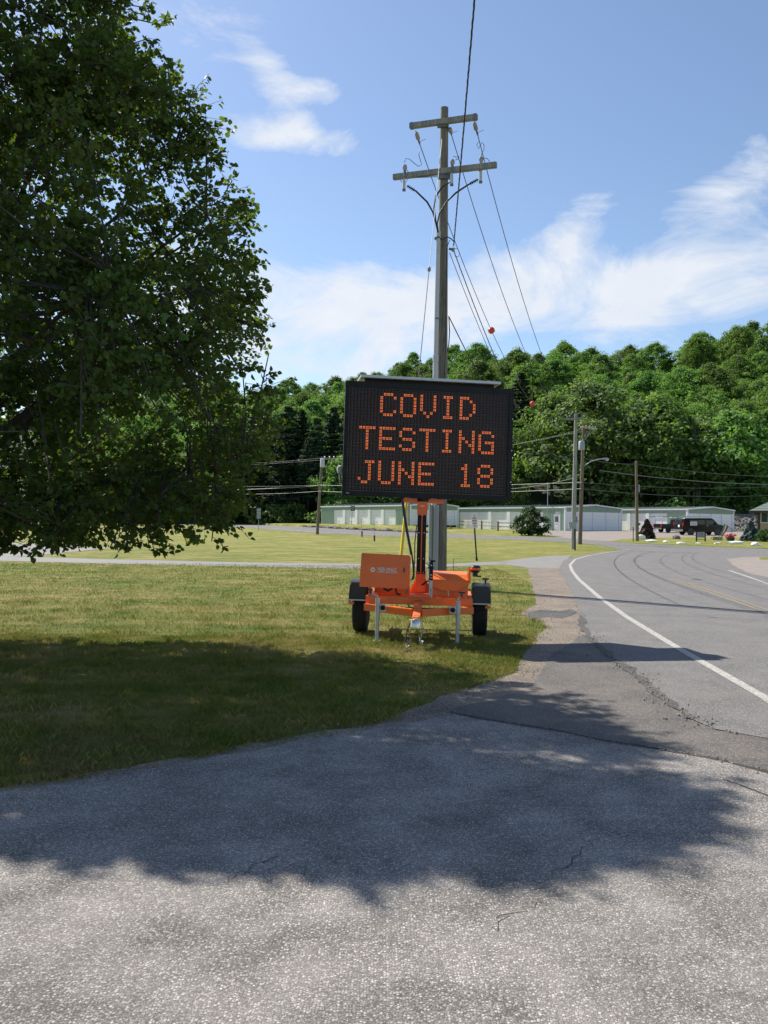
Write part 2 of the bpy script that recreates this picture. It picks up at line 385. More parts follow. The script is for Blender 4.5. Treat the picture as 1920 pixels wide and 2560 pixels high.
# ------------------------------------------------------------------ mesh helpers
class MB:
    def __init__(s): s.v = []; s.f = []
    def add(s, V, Fc):
        o = len(s.v); s.v += [tuple(p) for p in V]; s.f += [tuple(o + i for i in f) for f in Fc]; return s
    def box(s, a, b, M=None):
        (x0, y0, z0), (x1, y1, z1) = a, b
        V = [Vector(p) for p in ((x0, y0, z0), (x1, y0, z0), (x1, y1, z0), (x0, y1, z0), (x0, y0, z1), (x1, y0, z1), (x1, y1, z1), (x0, y1, z1))]
        if M: V = [M @ p for p in V]
        return s.add(V, [(0, 3, 2, 1), (4, 5, 6, 7), (0, 1, 5, 4), (1, 2, 6, 5), (2, 3, 7, 6), (3, 0, 4, 7)])
    def beam(s, p, q, w, h, up=(0, 0, 1)):
        p, q = Vector(p), Vector(q); d = (q - p).normalized(); x = d.cross(Vector(up))
        if x.length < 1e-5: x = Vector((1, 0, 0))
        x.normalize(); z = x.cross(d)
        V = [e + x * sx * w / 2 + z * sz * h / 2 for e in (p, q) for sx, sz in ((-1, -1), (1, -1), (1, 1), (-1, 1))]
        return s.add(V, [(0, 1, 2, 3), (7, 6, 5, 4), (0, 4, 5, 1), (1, 5, 6, 2), (2, 6, 7, 3), (3, 7, 4, 0)])
    def tube(s, pts, r, n=8, cap=True):
        pts = [Vector(p) for p in pts]; rs = r if isinstance(r, (list, tuple)) else [r] * len(pts)
        V = []; prev = None
        for i, p in enumerate(pts):
            d = (pts[min(i + 1, len(pts) - 1)] - pts[max(i - 1, 0)])
            if d.length < 1e-9: d = Vector((0, 0, 1))
            d.normalize()
            if prev is None:
                a = d.cross(Vector((0, 0, 1)) if abs(d.z) < .9 else Vector((1, 0, 0)))
            else:
                a = prev - d * prev.dot(d)
                if a.length < 1e-6: a = d.orthogonal()
            a.normalize(); prev = a; b = d.cross(a)
            V += [p + (a * math.cos(2 * math.pi * k / n) + b * math.sin(2 * math.pi * k / n)) * rs[i] for k in range(n)]
        Fc = [(i * n + k, i * n + (k + 1) % n, (i + 1) * n + (k + 1) % n, (i + 1) * n + k) for i in range(len(pts) - 1) for k in range(n)]
        if cap:
            Fc.append(tuple(range(n - 1, -1, -1))); Fc.append(tuple((len(pts) - 1) * n + k for k in range(n)))
        return s.add(V, Fc)
    def cyl(s, p, q, r, n=16): return s.tube([p, q], r, n)
    def lathe(s, prof, c=(0, 0, 0), axis='z', n=20):
        V = []
        for rr, h in prof:
            for k in range(n):
                a = 2 * math.pi * k / n; x, y = rr * math.cos(a), rr * math.sin(a)
                V.append(Vector(c) + (Vector((x, y, h)) if axis == 'z' else Vector((h, x, y)) if axis == 'x' else Vector((x, h, y))))
        Fc = [(i * n + k, i * n + (k + 1) % n, (i + 1) * n + (k + 1) % n, (i + 1) * n + k) for i in range(len(prof) - 1) for k in range(n)]
        if prof[0][0] > 1e-6: Fc.append(tuple(range(n - 1, -1, -1)))
        if prof[-1][0] > 1e-6: Fc.append(tuple((len(prof) - 1) * n + k for k in range(n)))
        return s.add(V, Fc)
    def prism(s, poly, axis, a, b):
        """poly of 2D points extruded along axis from a to b"""
        def mk(u, v, w): return (w, u, v) if axis == 'x' else (u, w, v) if axis == 'y' else (u, v, w)
        n = len(poly); V = [mk(u, v, a) for u, v in poly] + [mk(u, v, b) for u, v in poly]
        return s.add(V, [tuple(range(n - 1, -1, -1)), tuple(range(n, 2 * n))] + [(i, (i + 1) % n, n + (i + 1) % n, n + i) for i in range(n)])
    def build(s, name, mat, parent=None, bevel=0, smooth=False, seg=2):
        me = bpy.data.meshes.new(name); me.from_pydata(s.v, [], s.f)
        bm = bmesh.new(); bm.from_mesh(me)
        bmesh.ops.remove_doubles(bm, verts=bm.verts, dist=1e-5)
        bmesh.ops.recalc_face_normals(bm, faces=bm.faces)
        if bevel:
            es = [e for e in bm.edges if len(e.link_faces) == 2 and e.calc_face_angle(0) > .5]
            bmesh.ops.bevel(bm, geom=es, offset=bevel, segments=seg, affect='EDGES', clamp_overlap=True)
        bm.to_mesh(me); bm.free()
        return link(name, me, mat, parent, smooth)
def link(name, me, mat, parent=None, smooth=False):
    if mat: me.materials.append(MATS[mat])
    if smooth:
        me.polygons.foreach_set('use_smooth', [True] * len(me.polygons))
        if smooth != 'all':
            try: me.set_sharp_from_angle(angle=R(38))
            except Exception: pass
    o = bpy.data.objects.new(name, me); C.objects.link(o); o.parent = parent
    return o
def tag(o, label=None, cat=None, group=None, kind=None):
    if label: o['label'] = label
    if cat: o['category'] = cat
    if group: o['group'] = group
    if kind: o['kind'] = kind
    return o
def empty(name, loc, rz=0, label=None, cat=None, group=None):
    o = bpy.data.objects.new(name, None); C.objects.link(o); o.location = loc; o.rotation_euler = (0, 0, rz)
    o.empty_display_size = .2
    return tag(o, label, cat, group)
def quads_mesh(name, V, nper, mat, parent=None, faces_local=((0, 1, 2, 3),)):
    """numpy vertices (N*nper,3), the same local faces for every group of nper vertices"""
    V = np.asarray(V, dtype=np.float32).reshape(-1, 3); N = len(V) // nper
    fl = np.array(faces_local, dtype=np.int32); k = fl.shape[1]
    idx = (np.arange(N, dtype=np.int32)[:, None, None] * nper + fl[None]).reshape(-1)
    nf = N * len(fl)
    me = bpy.data.meshes.new(name)
    me.vertices.add(len(V)); me.vertices.foreach_set('co', V.reshape(-1))
    me.loops.add(len(idx)); me.loops.foreach_set('vertex_index', idx)
    me.polygons.add(nf); me.polygons.foreach_set('loop_start', np.arange(nf, dtype=np.int32) * k)
    me.polygons.foreach_set('loop_total', np.full(nf, k, dtype=np.int32))
    me.update(calc_edges=True)
    if name is None: return me
    return link(name, me, mat, parent)
def text_mesh(txt, size, extrude=.002, bold=0.0):
    cu = bpy.data.curves.new('lettering', 'FONT'); cu.body = txt; cu.size = size; cu.extrude = extrude; cu.offset = bold
    cu.align_x = 'CENTER'; cu.align_y = 'CENTER'; cu.resolution_u = 3
    o = bpy.data.objects.new('lettering_tmp', cu); C.objects.link(o)
    dg = bpy.context.evaluated_depsgraph_get(); dg.update()
    me = bpy.data.meshes.new_from_object(o.evaluated_get(dg)); bpy.data.objects.remove(o); bpy.data.curves.remove(cu)
    return me
def lettering(txt, size, loc, mat, parent, name='lettering', width=None, rot=(R(90), 0, 0), bold=0.0):
    me = text_mesh(txt, size, .0015, bold); o = link(name, me, mat, parent)
    o.location = loc; o.rotation_euler = rot
    if width:
        w = max(v.co.x for v in me.vertices) - min(v.co.x for v in me.vertices)
        o.scale.x = width / w
    return o
def copy_tree(o, parent=None):
    c = o.copy(); C.objects.link(c); c.parent = parent
    for ch in list(o.children): copy_tree(ch, c)
    return c

# ------------------------------------------------------------------ ground
xs = [-700, -300, -150, -80, -40, -20, -10, 0, 10, 20, 40, 80, 150, 300, 700]
ys = [-60, -20, 0, 10, 20, 30, 40, 50, 60] + ROWS + [200, 300, 500, 900]
V = [(x, y, gz(y)) for y in ys for x in xs]; nx = len(xs)
Fc = [(j * nx + i, j * nx + i + 1, (j + 1) * nx + i + 1, (j + 1) * nx + i) for j in range(len(ys) - 1) for i in range(nx - 1)]
me = bpy.data.meshes.new('lawn'); me.from_pydata(V, [], Fc)
lawn = tag(link('lawn', me, 'lawn'), 'mown green and straw coloured lawn across the foreground and middle', 'lawn', kind='structure')

rng = random.Random(7)
def densify(pts, amp=0.0, step=.2, closed=True):
    out = []; n = len(pts)
    for i in range(n if closed else n - 1):
        a, b = pts[i], pts[(i + 1) % n]; L = (b - a).length; dist = min(a.y, b.y)
        st = step * max(1, dist / 9); k = max(1, min(60, int(L / st)))
        nrm = Vector((-(b - a).y, (b - a).x)).normalized() if L > 1e-6 else Vector((0, 0))
        for j in range(k):
            p = a.lerp(b, j / k)
            s = (mnoise.noise(Vector((p.x * 2.1, p.y * 2.1, 3))) + .7 * mnoise.noise(Vector((p.x * 6, p.y * 6, 9)))) * amp if (j or amp) else 0
            out.append(p + nrm * s)
    if not closed: out.append(pts[-1])
    return out
def W2(*pts):
    """photograph pixels (two numbers) or ground points ('w', x, y)"""
    r = []
    for p in pts:
        if p[0] == 'w': r.append(Vector((p[1], p[2])))
        else: g = G(*p); r.append(Vector((g.x, g.y)))
    return r
def ground_poly(name, pts, dz, mat, label=None, cat=None, amp=0.0, parent=None, step=.2):
    pts = densify(pts, amp, step) if amp else pts
    bm = bmesh.new(); vs_ = [bm.verts.new((p.x, p.y, 0)) for p in pts]
    bm.faces.new(vs_)
    bmesh.ops.triangulate(bm, faces=bm.faces[:])
    y0 = min(p.y for p in pts); y1 = max(p.y for p in pts)
    for yy in [60] + ROWS:
        if y0 < yy < y1:
            bmesh.ops.bisect_plane(bm, geom=bm.verts[:] + bm.edges[:] + bm.faces[:], plane_co=(0, yy, 0), plane_no=(0, 1, 0))
    for v_ in bm.verts: v_.co.z = gz(v_.co.y) + dz
    bmesh.ops.recalc_face_normals(bm, faces=bm.faces[:])
    if sum(f.normal.z for f in bm.faces) < 0: bmesh.ops.reverse_faces(bm, faces=bm.faces[:])
    me = bpy.data.meshes.new(name); bm.to_mesh(me); bm.free()
    o = link(name, me, mat, parent)
    if parent is None: tag(o, label, cat, kind='structure')
    return o
def strip(name, pts, width, dz, mat, parent, amp=0.0, wvar=0.0):
    """a painted line or crack that follows a polyline on the ground"""
    P_ = densify(pts, amp, .12, False) if amp else densify(pts, 0, .6, False)
    ex = []
    for p in P_:                                   # split at the terrain rows
        ex.append(p)
    V_ = []; n = len(ex)
    for i, p in enumerate(ex):
        d = ex[min(i + 1, n - 1)] - ex[max(i - 1, 0)]; d.normalize(); nr = Vector((-d.y, d.x))
        w = width * (1 + wvar * mnoise.noise(Vector((p.x * 3, p.y * 3, 5))) * 1.6)
        for s in (-1, 1):
            q = p + nr * s * w / 2; V_.append((q.x, q.y, gz(q.y) + dz))
    me = bpy.data.meshes.new(name)
    me.from_pydata(V_, [], [(2 * i, 2 * i + 1, 2 * i + 3, 2 * i + 2) for i in range(n - 1)])
    me.update()
    if sum(f.normal.z for f in me.polygons) < 0: me.flip_normals()
    o = link(name, me, mat, parent); return o

# outlines (photograph pixels on the ground, or metres)
road_edge = W2((1786, 1826), (1721, 1799), (1660, 1752), (1612, 1705), (1565, 1668), (1520, 1638), (1485, 1606), (1462, 1578), (1452, 1540), (1443, 1513), (1425, 1470), (1408, 1443), (1398, 1420), (1408, 1402), (1440, 1391), (1500, 1382), (1556, 1375))
front_edge = W2((0, 1985), (150, 1960), (301, 1933), (512, 1897), (603, 1879), (784, 1842), (900, 1826), (1000, 1812), (1123, 1786))
crack_line = W2((1123, 1786), (1180, 1796), (1260, 1812), (1365, 1828), (1460, 1846), (1553, 1862), (1640, 1876), (1721, 1891), (1820, 1912), (1925, 1937))
grass_right = W2((1317, 1419), (1326, 1450), (1338, 1490), (1343, 1512), (1318, 1524), (1302, 1536), (1330, 1545), (1362, 1556), (1367, 1568), (1346, 1590), (1330, 1612), (1305, 1645), (1288, 1682), (1250, 1700), (1170, 1722), (1100, 1742), (1030, 1775), (940, 1812), (840, 1834))
# gravel and dirt shoulder between lawn and road
sh = grass_right + [Vector((.2, 6.1)), Vector((1.2, 5.4))] + W2((1640, 1900), (1800, 1830)) + road_edge[1:14] + W2((1405, 1398), (1330, 1404))
shoulder = ground_poly('gravel_shoulder', sh, .004, 'gravel_dirt', 'pale dirt and gravel shoulder between lawn and road', 'shoulder', amp=.10)
apron_pts = crack_line[0:1] + W2((1150, 1768), (1215, 1755), (1300, 1728), (1345, 1700), (1362, 1668), (1378, 1640), (1420, 1612), (1452, 1590), (1478, 1588)) + list(reversed(road_edge[:7])) + [Vector((5.5, 4.2))] + list(reversed(crack_line[1:]))
apron = ground_poly('asphalt_apron', apron_pts, .008, 'asphalt_apron', 'worn asphalt patch with crumbling edges beside the road', 'asphalt', amp=.04)
far_low = W2((1556, 1375), (1500, 1364), (1450, 1358), (1380, 1354), (1260, 1349), (1113, 1344), (950, 1340), (795, 1333), (680, 1325), (560, 1316), (480, 1313))
far_up = W2((500, 1306), (560, 1308), (640, 1312), (795, 1319), (900, 1325), (1080, 1333), (1250, 1340), (1390, 1344))
road_pts = road_edge + far_low[1:] + [Vector((-75, 108)), Vector((-75, 120))] + far_up + W2((1480, 1352), (1541, 1355), (1600, 1360), (1700, 1364), (1800, 1368), (1925, 1373)) + \
    [Vector((60, 48)), Vector((60, 2)), Vector((12, -3)), Vector((7.2, 2.5)), Vector((5.2, 4.2))]
road = ground_poly('road', road_pts, .012, 'asphalt_road', 'grey asphalt road curving away to the right past the storage buildings', 'road', amp=.025)
front_pts = front_edge + crack_line[1:] + [Vector((5.6, 4.1)), Vector((8, 2.2)), Vector((9, -6)), Vector((-12, -6)), Vector((-12, 3.6)), Vector((-4.2, 4.2))]
front = ground_poly('parking_lot', front_pts, .017, 'asphalt_front', 'coarse pale speckled asphalt lot filling the foreground', 'asphalt', amp=.02)
path = ground_poly('footpath', W2((-60, 1386), (0, 1390), (150, 1395), (300, 1399), (600, 1406), (1000, 1411), (1120, 1410), (1260, 1403), (1330, 1394), (1385, 1389), (1430, 1389), (1404, 1410), (1400, 1420), (1317, 1419.5), (1260, 1411.5), (1120, 1417), (1000, 1421), (870, 1422), (500, 1414), (250, 1409), (0, 1402), (-60, 1400)),
                   .006, 'path_asphalt', 'narrow pale asphalt path crossing the lawn behind the trailer', 'path', amp=.03)
lot_l = ground_poly('paved_court', W2((-80, 1350), (0, 1356), (130, 1361), (250, 1366), (270, 1371), (200, 1378), (120, 1386), (60, 1391), (-80, 1392)), .009, 'path_asphalt', 'pale paved area at the left end of the path', 'pavement')
storage_lot = ground_poly('gravel_yard', W2((1395, 1343), (1480, 1351), (1541, 1354), (1600, 1352), (1700, 1352), (1800, 1353), (1925, 1354)) + [Vector((75, 100)), Vector((70, 128)), Vector((40, 126)), Vector((20, 118))], .009, 'gravel_lot', 'pinkish gravel yard in front of the storage buildings', 'yard')
verge = ground_poly('grass_verge', W2((1528, 1352), (1560, 1348), (1620, 1345), (1700, 1343), (1800, 1343), (1925, 1345), (1990, 1350), (1990, 1375), (1925, 1372), (1800, 1367), (1700, 1363), (1600, 1359), (1541, 1355)), .016, 'lawn', 'strip of grass with white rocks across the road', 'grass', amp=.05)
island = ground_poly('gravel_island', W2((1818, 1398), (1850, 1394), (1925, 1392), (2050, 1395), (2050, 1470), (1925, 1446), (1870, 1434), (1832, 1414)), .016, 'gravel_lot', 'pinkish gravel patch at the right roadside', 'gravel', amp=.1)
ground_poly('grass_tuft_patch', W2((1898, 1394), (1925, 1392), (1990, 1393), (1990, 1402), (1900, 1400)), .021, 'lawn', parent=island)
# details on the road
edge_line = W2((1990, 1800), (1920, 1752), (1800, 1683), (1699, 1625), (1630, 1583), (1565, 1543), (1499, 1495), (1447, 1450), (1430, 1428), (1425, 1413), (1438, 1399), (1470, 1390), (1520, 1381), (1573, 1375))
strip('edge_line', edge_line, .11, .016, 'road_paint', road)
yc = W2((1668, 1447), (1740, 1468), (1840, 1502), (1925, 1533)) + [Vector((6.4, 10.0)), Vector((6.2, 5))]
for off in (-.09, .09):
    strip('centre_line', [p + Vector((off, 0)) for p in yc], .09, .016, 'road_paint_yellow', road)
strip('far_edge_line', W2((1823, 1427), (1870, 1443), (1925, 1463)), .10, .016, 'road_paint', road)
strip('far_edge_line', W2((560, 1314.6), (795, 1331), (950, 1337.5), (1113, 1342), (1260, 1346.5), (1350, 1350)), .22, .016, 'road_paint', road)
for pts in (((1526, 1400), (1530, 1425), (1555, 1455), (1600, 1490), (1640, 1520)), ((1580, 1392), (1578, 1410), (1600, 1440), (1660, 1475), (1740, 1505)), ((1625, 1366), (1660, 1364), (1685, 1366))):
    strip('tyre_mark', W2(*pts), .085, .0145, 'skid', road, wvar=.4)
strip('crack', crack_line, .045, .0185, 'crack_dirt', front, amp=.03, wvar=.8)
strip('crack', road_edge[1:9], .10, .0135, 'dark_gravel', road, amp=.05, wvar=.9)
strip('crack', W2((1806, 1955), (1850, 1970), (1900, 1990), (1960, 2012)), .02, .0185, 'crack_dirt', front, amp=.01, wvar=.5)
strip('edge_dirt', front_edge, .10, .0178, 'gravel_dirt', front, amp=.05, wvar=.95)
gk = random.Random(12)
for (px0, py0, px1, py1) in ((1500, 2105, 1330, 2235), (690, 2150, 560, 2215), (1395, 2245, 1230, 2330)):
    a_, b_ = W2((px0, py0), (px1, py1)); pts = [a_]; n_ = 16
    for k in range(1, n_): pts.append(a_.lerp(b_, k / n_) + Vector((gk.gauss(0, .022), gk.gauss(0, .022))))
    pts.append(b_); strip('crack', pts, .0032, .0185, 'crack_dirt', front, wvar=1.0)
ground_poly('dark_gravel_patch', W2((1318, 1531), (1350, 1526), (1392, 1528), (1420, 1523), (1446, 1532), (1425, 1540), (1400, 1547), (1370, 1544), (1340, 1549)), .0075, 'dark_gravel', parent=shoulder, amp=.16)
# loose stones along the crumbling edges
rs = np.random.RandomState(3)
sv = []
for line, n, sp in ((road_edge[0:9], 420, .10), (crack_line, 200, .04), (grass_right, 700, .25)):
    for _ in range(n):
        i = rs.randint(len(line) - 1); p = line[i].lerp(line[i + 1], rs.rand()); s = .003 + .007 * rs.rand() ** 3
        c = np.array((p.x + rs.randn() * sp, p.y + rs.randn() * sp, .019))
        o8 = np.array([(-1, -1, -.6), (1, -1, -.6), (1, 1, -.6), (-1, 1, -.6), (-.7, -.7, .7), (.7, -.7, .7), (.7, .7, .7), (-.7, .7, .7)]) * s * (0.7 + .6 * rs.rand(8, 3))
        sv.append(c + o8)
st = quads_mesh('loose_stones', np.concatenate(sv), 8, 'rock_grey', None, ((4, 5, 6, 7), (0, 1, 5, 4), (1, 2, 6, 5), (2, 3, 7, 6), (3, 0, 4, 7)))
tag(st, 'small loose stones scattered along the broken asphalt edges', 'gravel', kind='stuff')

# grass blades on the near lawn
def inside(poly, x, y):
    r = np.zeros(len(x), bool); n = len(poly)
    for i in range(n):
        a, b = poly[i], poly[(i + 1) % n]
        if a.y == b.y: continue
        c_ = ((a.y > y) != (b.y > y)) & (x < (b.x - a.x) * (y - a.y) / (b.y - a.y) + a.x)
        r ^= c_
    return r
def blades(n, y0, y1, hmin, hmax, seed, wid, pw=1.0):
    g = np.random.RandomState(seed)
    y = y0 + (y1 - y0) * g.rand(n * 2) ** pw
    x = (g.rand(n * 2) * 2 - 1) * (y * .49 + .4)
    k = ~(inside(sh, x, y) & (g.rand(len(x)) > .012)) & ~(inside(front_pts, x, y) & (inside(front_pts, x, y + .06) | (g.rand(len(x)) > .45))) & ~inside(apron_pts, x, y) & ~inside(road_pts, x, y) & (x < 4)
    x, y = x[k][:n], y[k][:n]; n = len(x)
    clump = np.array([mnoise.noise(Vector((a * 1.7, b * 1.7, 2))) + .8 * mnoise.noise(Vector((a * 5.1, b * 5.1, 4))) for a, b in zip(x, y)])
    h = (hmin + (hmax - hmin) * g.rand(n)) * np.clip(1 + clump * .9, .45, 2.0)
    a = g.rand(n) * 6.283; l = g.rand(n) * 6.283; lean = h * (.25 + .8 * g.rand(n))
    w = wid * (.6 + .8 * g.rand(n)) * np.maximum(1, y / 9)
    bx, by = np.cos(a) * w / 2, np.sin(a) * w / 2; lx, ly = np.cos(l) * lean, np.sin(l) * lean
    Z = np.zeros(n)
    V_ = np.stack([np.stack([x - bx, y - by, Z], 1), np.stack([x + bx, y + by, Z], 1),
                   np.stack([x + bx * .7 + lx * .4, y + by * .7 + ly * .4, h * .62], 1), np.stack([x + lx, y + ly, h], 1)], 1)
    return V_.reshape(-1, 3)
bl = np.concatenate([blades(130000, 4.3, 11.5, .013, .036, 11, .005), blades(100000, 9, 30, .015, .042, 12, .005, 1.3)])
def tufts(n, seed):
    g_ = np.random.RandomState(seed); out = []
    while len(out) < n:
        y = 5 + 11 * g_.rand() ** 1.2; x = g_.uniform(-.47, .25) * y
        if inside(sh, np.array([x]), np.array([y]))[0] or inside(front_pts, np.array([x]), np.array([y]))[0] or inside(apron_pts, np.array([x]), np.array([y]))[0] or x > 2.6: continue
        k = 40; r = .05 + .09 * g_.rand(); h = (.03 + .035 * g_.rand()) * (.6 + .6 * g_.rand(k))
        bx = x + g_.randn(k) * r; by = y + g_.randn(k) * r; a = g_.rand(k) * 6.283; w = .006; l = g_.rand(k) * 6.283; le = h * (.4 + .6 * g_.rand(k))
        Z = np.zeros(k); dx, dy = np.cos(a) * w / 2, np.sin(a) * w / 2
        out.append(np.stack([np.stack([bx - dx, by - dy, Z], 1), np.stack([bx + dx, by + dy, Z], 1), np.stack([bx + dx + np.cos(l) * le * .5, by + dy + np.sin(l) * le * .5, h * .7], 1), np.stack([bx + np.cos(l) * le, by + np.sin(l) * le, h], 1)], 1).reshape(-1, 3))
    return np.concatenate(out)
gr = quads_mesh('grass', np.concatenate([bl, tufts(420, 8)]), 4, 'grass_blades')
tag(gr, 'short mown grass blades of the near lawn', 'grass', kind='stuff')

# ------------------------------------------------------------------ wooded hill
def lerp(a, b, t): return a + (b - a) * max(0, min(1, t))
def hill_z(x, y):
    s = lerp(.225, .34, (x + 70) / 215)
    d = y - 148
    if d <= 0: return gz(y) - .3
    top = 185 * s + 4 * math.sin(x * .03 + 1)
    z = s * d * (1 + .0) + 2.2 * math.sin(x * .05) * min(1, d / 40) + 1.3 * math.sin(x * .13 + y * .06) * min(1, d / 30)
    k = d / 185
    if k > 1: z = top + (z - s * d) + (d - 185) * .02
    return gz(148) + z
hx = [-190 + 12 * i for i in range(38)]; hy = [144 + 9 * i for i in range(30)]
V = [(x, y, hill_z(x, y) - (.6 if y < 148 else 0)) for y in hy for x in hx]; nx = len(hx)
Fc = [(j * nx + i, j * nx + i + 1, (j + 1) * nx + i + 1, (j + 1) * nx + i) for j in range(len(hy) - 1) for i in range(nx - 1)]
me = bpy.data.meshes.new('hillside'); me.from_pydata(V, [], Fc)
tag(link('hillside', me, 'hill_floor', smooth='all'), 'steep wooded hillside rising behind the storage buildings', 'hill', kind='structure')

def rvec(g, n):
    v_ = g.randn(n, 3); return v_ / np.linalg.norm(v_, axis=1)[:, None]
def leaf_quads(g, c, nrm, size, elong=1.0):
    """irregular quads at centres c facing roughly nrm"""
    n = len(c); a = np.cross(nrm, rvec(g, n)); a /= np.linalg.norm(a, axis=1)[:, None] + 1e-9
    b = np.cross(nrm, a); s = (size * (.6 + .8 * g.rand(n)))[:, None]
    return np.stack([c - a * s * .5 * elong, c - b * s * .42 + a * s * .1, c + a * s * .55 * elong + nrm * s * .15, c + b * s * .45], 1).reshape(-1, 3)
def crown_mesh(seed, H, Rr, nclump, per, leaf, z0=.28, top=1.0, lobes=.35, cr=.30):
    """broad crown: leaf clumps over a lumpy ovoid, base at z0*H"""
    g = np.random.RandomState(seed); out = []
    ph = g.rand(6) * 6.28
    for i in range(nclump):
        u = g.rand(); th = g.rand() * 6.283
        zz = z0 + (1 - z0) * (u ** .85)                 # relative height
        k = (zz - z0) / (1 - z0)
        prof = max(.05, math.sin(math.pi * min(1, (k * .86 + .16))) ** .75) if k < .97 else .18
        rr = Rr * prof * (1 + lobes * .5 * math.sin(3 * th + ph[0]) + lobes * .5 * math.sin(2 * th + 5 * k + ph[1]))
        rad = rr * (1.12 - .62 * g.rand() ** 1.8); zz = min(1.04, zz + g.randn() * .025)
        c = np.array((rad * math.cos(th), rad * math.sin(th), zz * H))
        r = Rr * cr * (.4 + 1.1 * g.rand() ** 1.3)
        d = rvec(g, per); d[:, 2] = np.where(d[:, 2] < -.5, -d[:, 2], d[:, 2])
        p = c + d * r * (np.array((1.1, 1.1, .8)))[None] * (.2 + 1.05 * g.rand(per) ** .7)[:, None]
        nn = d + rvec(g, per) * .75 + np.array((0, 0, .35)); nn /= np.linalg.norm(nn, axis=1)[:, None]
        out.append(leaf_quads(g, p, nn, leaf))
    return np.concatenate(out)
def conifer_mesh(seed, H, Rr, tiers, per, leaf, z0=.06, droop=.25, power=.9, ragged=.25):
    g = np.random.RandomState(seed); out = []
    for i in range(tiers):
        k = (i + g.rand()) / tiers; zz = z0 + (1 - z0) * k
        nb = max(4, int(9 * (1 - k) + 4)); a0 = g.rand() * 6.28
        for b in range(nb):
            th = a0 + 6.283 * b / nb + g.randn() * .25
            L = Rr * ((1 - k) ** power + .04) * (1 - ragged + 2 * ragged * g.rand())
            t_ = g.rand(per) ** .7
            px_ = t_ * L; dz = -droop * px_ + .10 * L * t_ ** 2
            w = (.10 + .22 * (1 - t_)) * L
            lat = g.randn(per) * w * .55
            c = np.stack([np.cos(th) * px_ - np.sin(th) * lat, np.sin(th) * px_ + np.cos(th) * lat, zz * H + dz + g.randn(per) * .05 * Rr * .5], 1)
            nn = np.array((math.cos(th) * .4, math.sin(th) * .4, .8)) + rvec(g, per) * .7; nn /= np.linalg.norm(nn, axis=1)[:, None]
            out.append(leaf_quads(g, c, nn, leaf, 1.5))
    return np.concatenate(out)
def raw_mesh(V_, mat):
    o = quads_mesh('crown', V_, 4, mat); me = o.data; bpy.data.objects.remove(o); return me
def trunk_mesh(H, r, seed, limbs=4, spread=.3, mat='bark', z1=.75):
    g = random.Random(seed); b = MB()
    pts = [(g.uniform(-.01, .01) * H * i, g.uniform(-.01, .01) * H * i, H * z1 * i / 4 - (.5 if i == 0 else 0)) for i in range(5)]
    b.tube(pts, [r * (1.15 - .2 * i) for i in range(5)], 7)
    for k in range(limbs):
        a = g.random() * 6.28; z = H * g.uniform(.25, .6); L = H * spread * g.uniform(.6, 1)
        b.tube([(0, 0, z), (math.cos(a) * L * .5, math.sin(a) * L * .5, z + L * .35), (math.cos(a) * L, math.sin(a) * L, z + L * .9)], [r * .5, r * .35, r * .12], 5)
    o = b.build('trunk', mat, None, smooth='all'); me = o.data; bpy.data.objects.remove(o); return me

BROAD = []
for i, (H, Rr, nc, lo, z0) in enumerate(((13, 5.8, 130, .3, .18), (16, 6.2, 145, .4, .22), (12, 6.2, 130, .25, .16), (18, 6.0, 150, .45, .26), (14, 5.0, 115, .35, .16), (15, 6.8, 160, .5, .20))):
    BROAD.append((raw_mesh(crown_mesh(100 + i, H, Rr, int(nc * 2.0), 62, .40, z0, 1, lo, .19), 'leaf_wood'), trunk_mesh(H, .24, i)))
PALE = (raw_mesh(crown_mesh(150, 12.5, 5.4, 130, 120, .36, .12, 1, .25, .25), 'leaf_wood_pale'), trunk_mesh(12.5, .25, 41))
PINE = []
for i, (H, Rr, ti, z0, rg) in enumerate(((25, 4.6, 26, .22, .4), (22, 4.0, 24, .18, .45), (28, 5.0, 28, .28, .45))):
    PINE.append((raw_mesh(conifer_mesh(200 + i, H, Rr, ti, 80, .48, z0, .12, .62, rg), 'needle_dark'), trunk_mesh(H, .26, 60 + i, 0, z1=.97)))
SHRUB = [raw_mesh(crown_mesh(300 + i, 3.4, 2.3, 46, 46, .34, .02, 1, .4, .34), 'leaf_shrub') for i in range(3)]
def plant_tree(kind, name, protos, loc, s, rz, label, cat, group, sz=None):
    o = empty(name, loc, rz, label, cat, group); o.scale = (s, s, sz or s)
    for nm, me in zip(('crown', 'trunk'), protos):
        ch = bpy.data.objects.new(nm, me); C.objects.link(ch); ch.parent = o
    return o
g = random.Random(21)
placed = []; nb = 0
def clash(x, y, d):
    for (a, b, e) in placed:
        if (a - x) ** 2 + (b - y) ** 2 < ((d + e) * .5) ** 2: return True
    return False
def visible(x, y, z, H):
    a = project((x, y, z)); b = project((x, y, z + H)); return -60 < a[0] < 1990 and b[1] < 1400
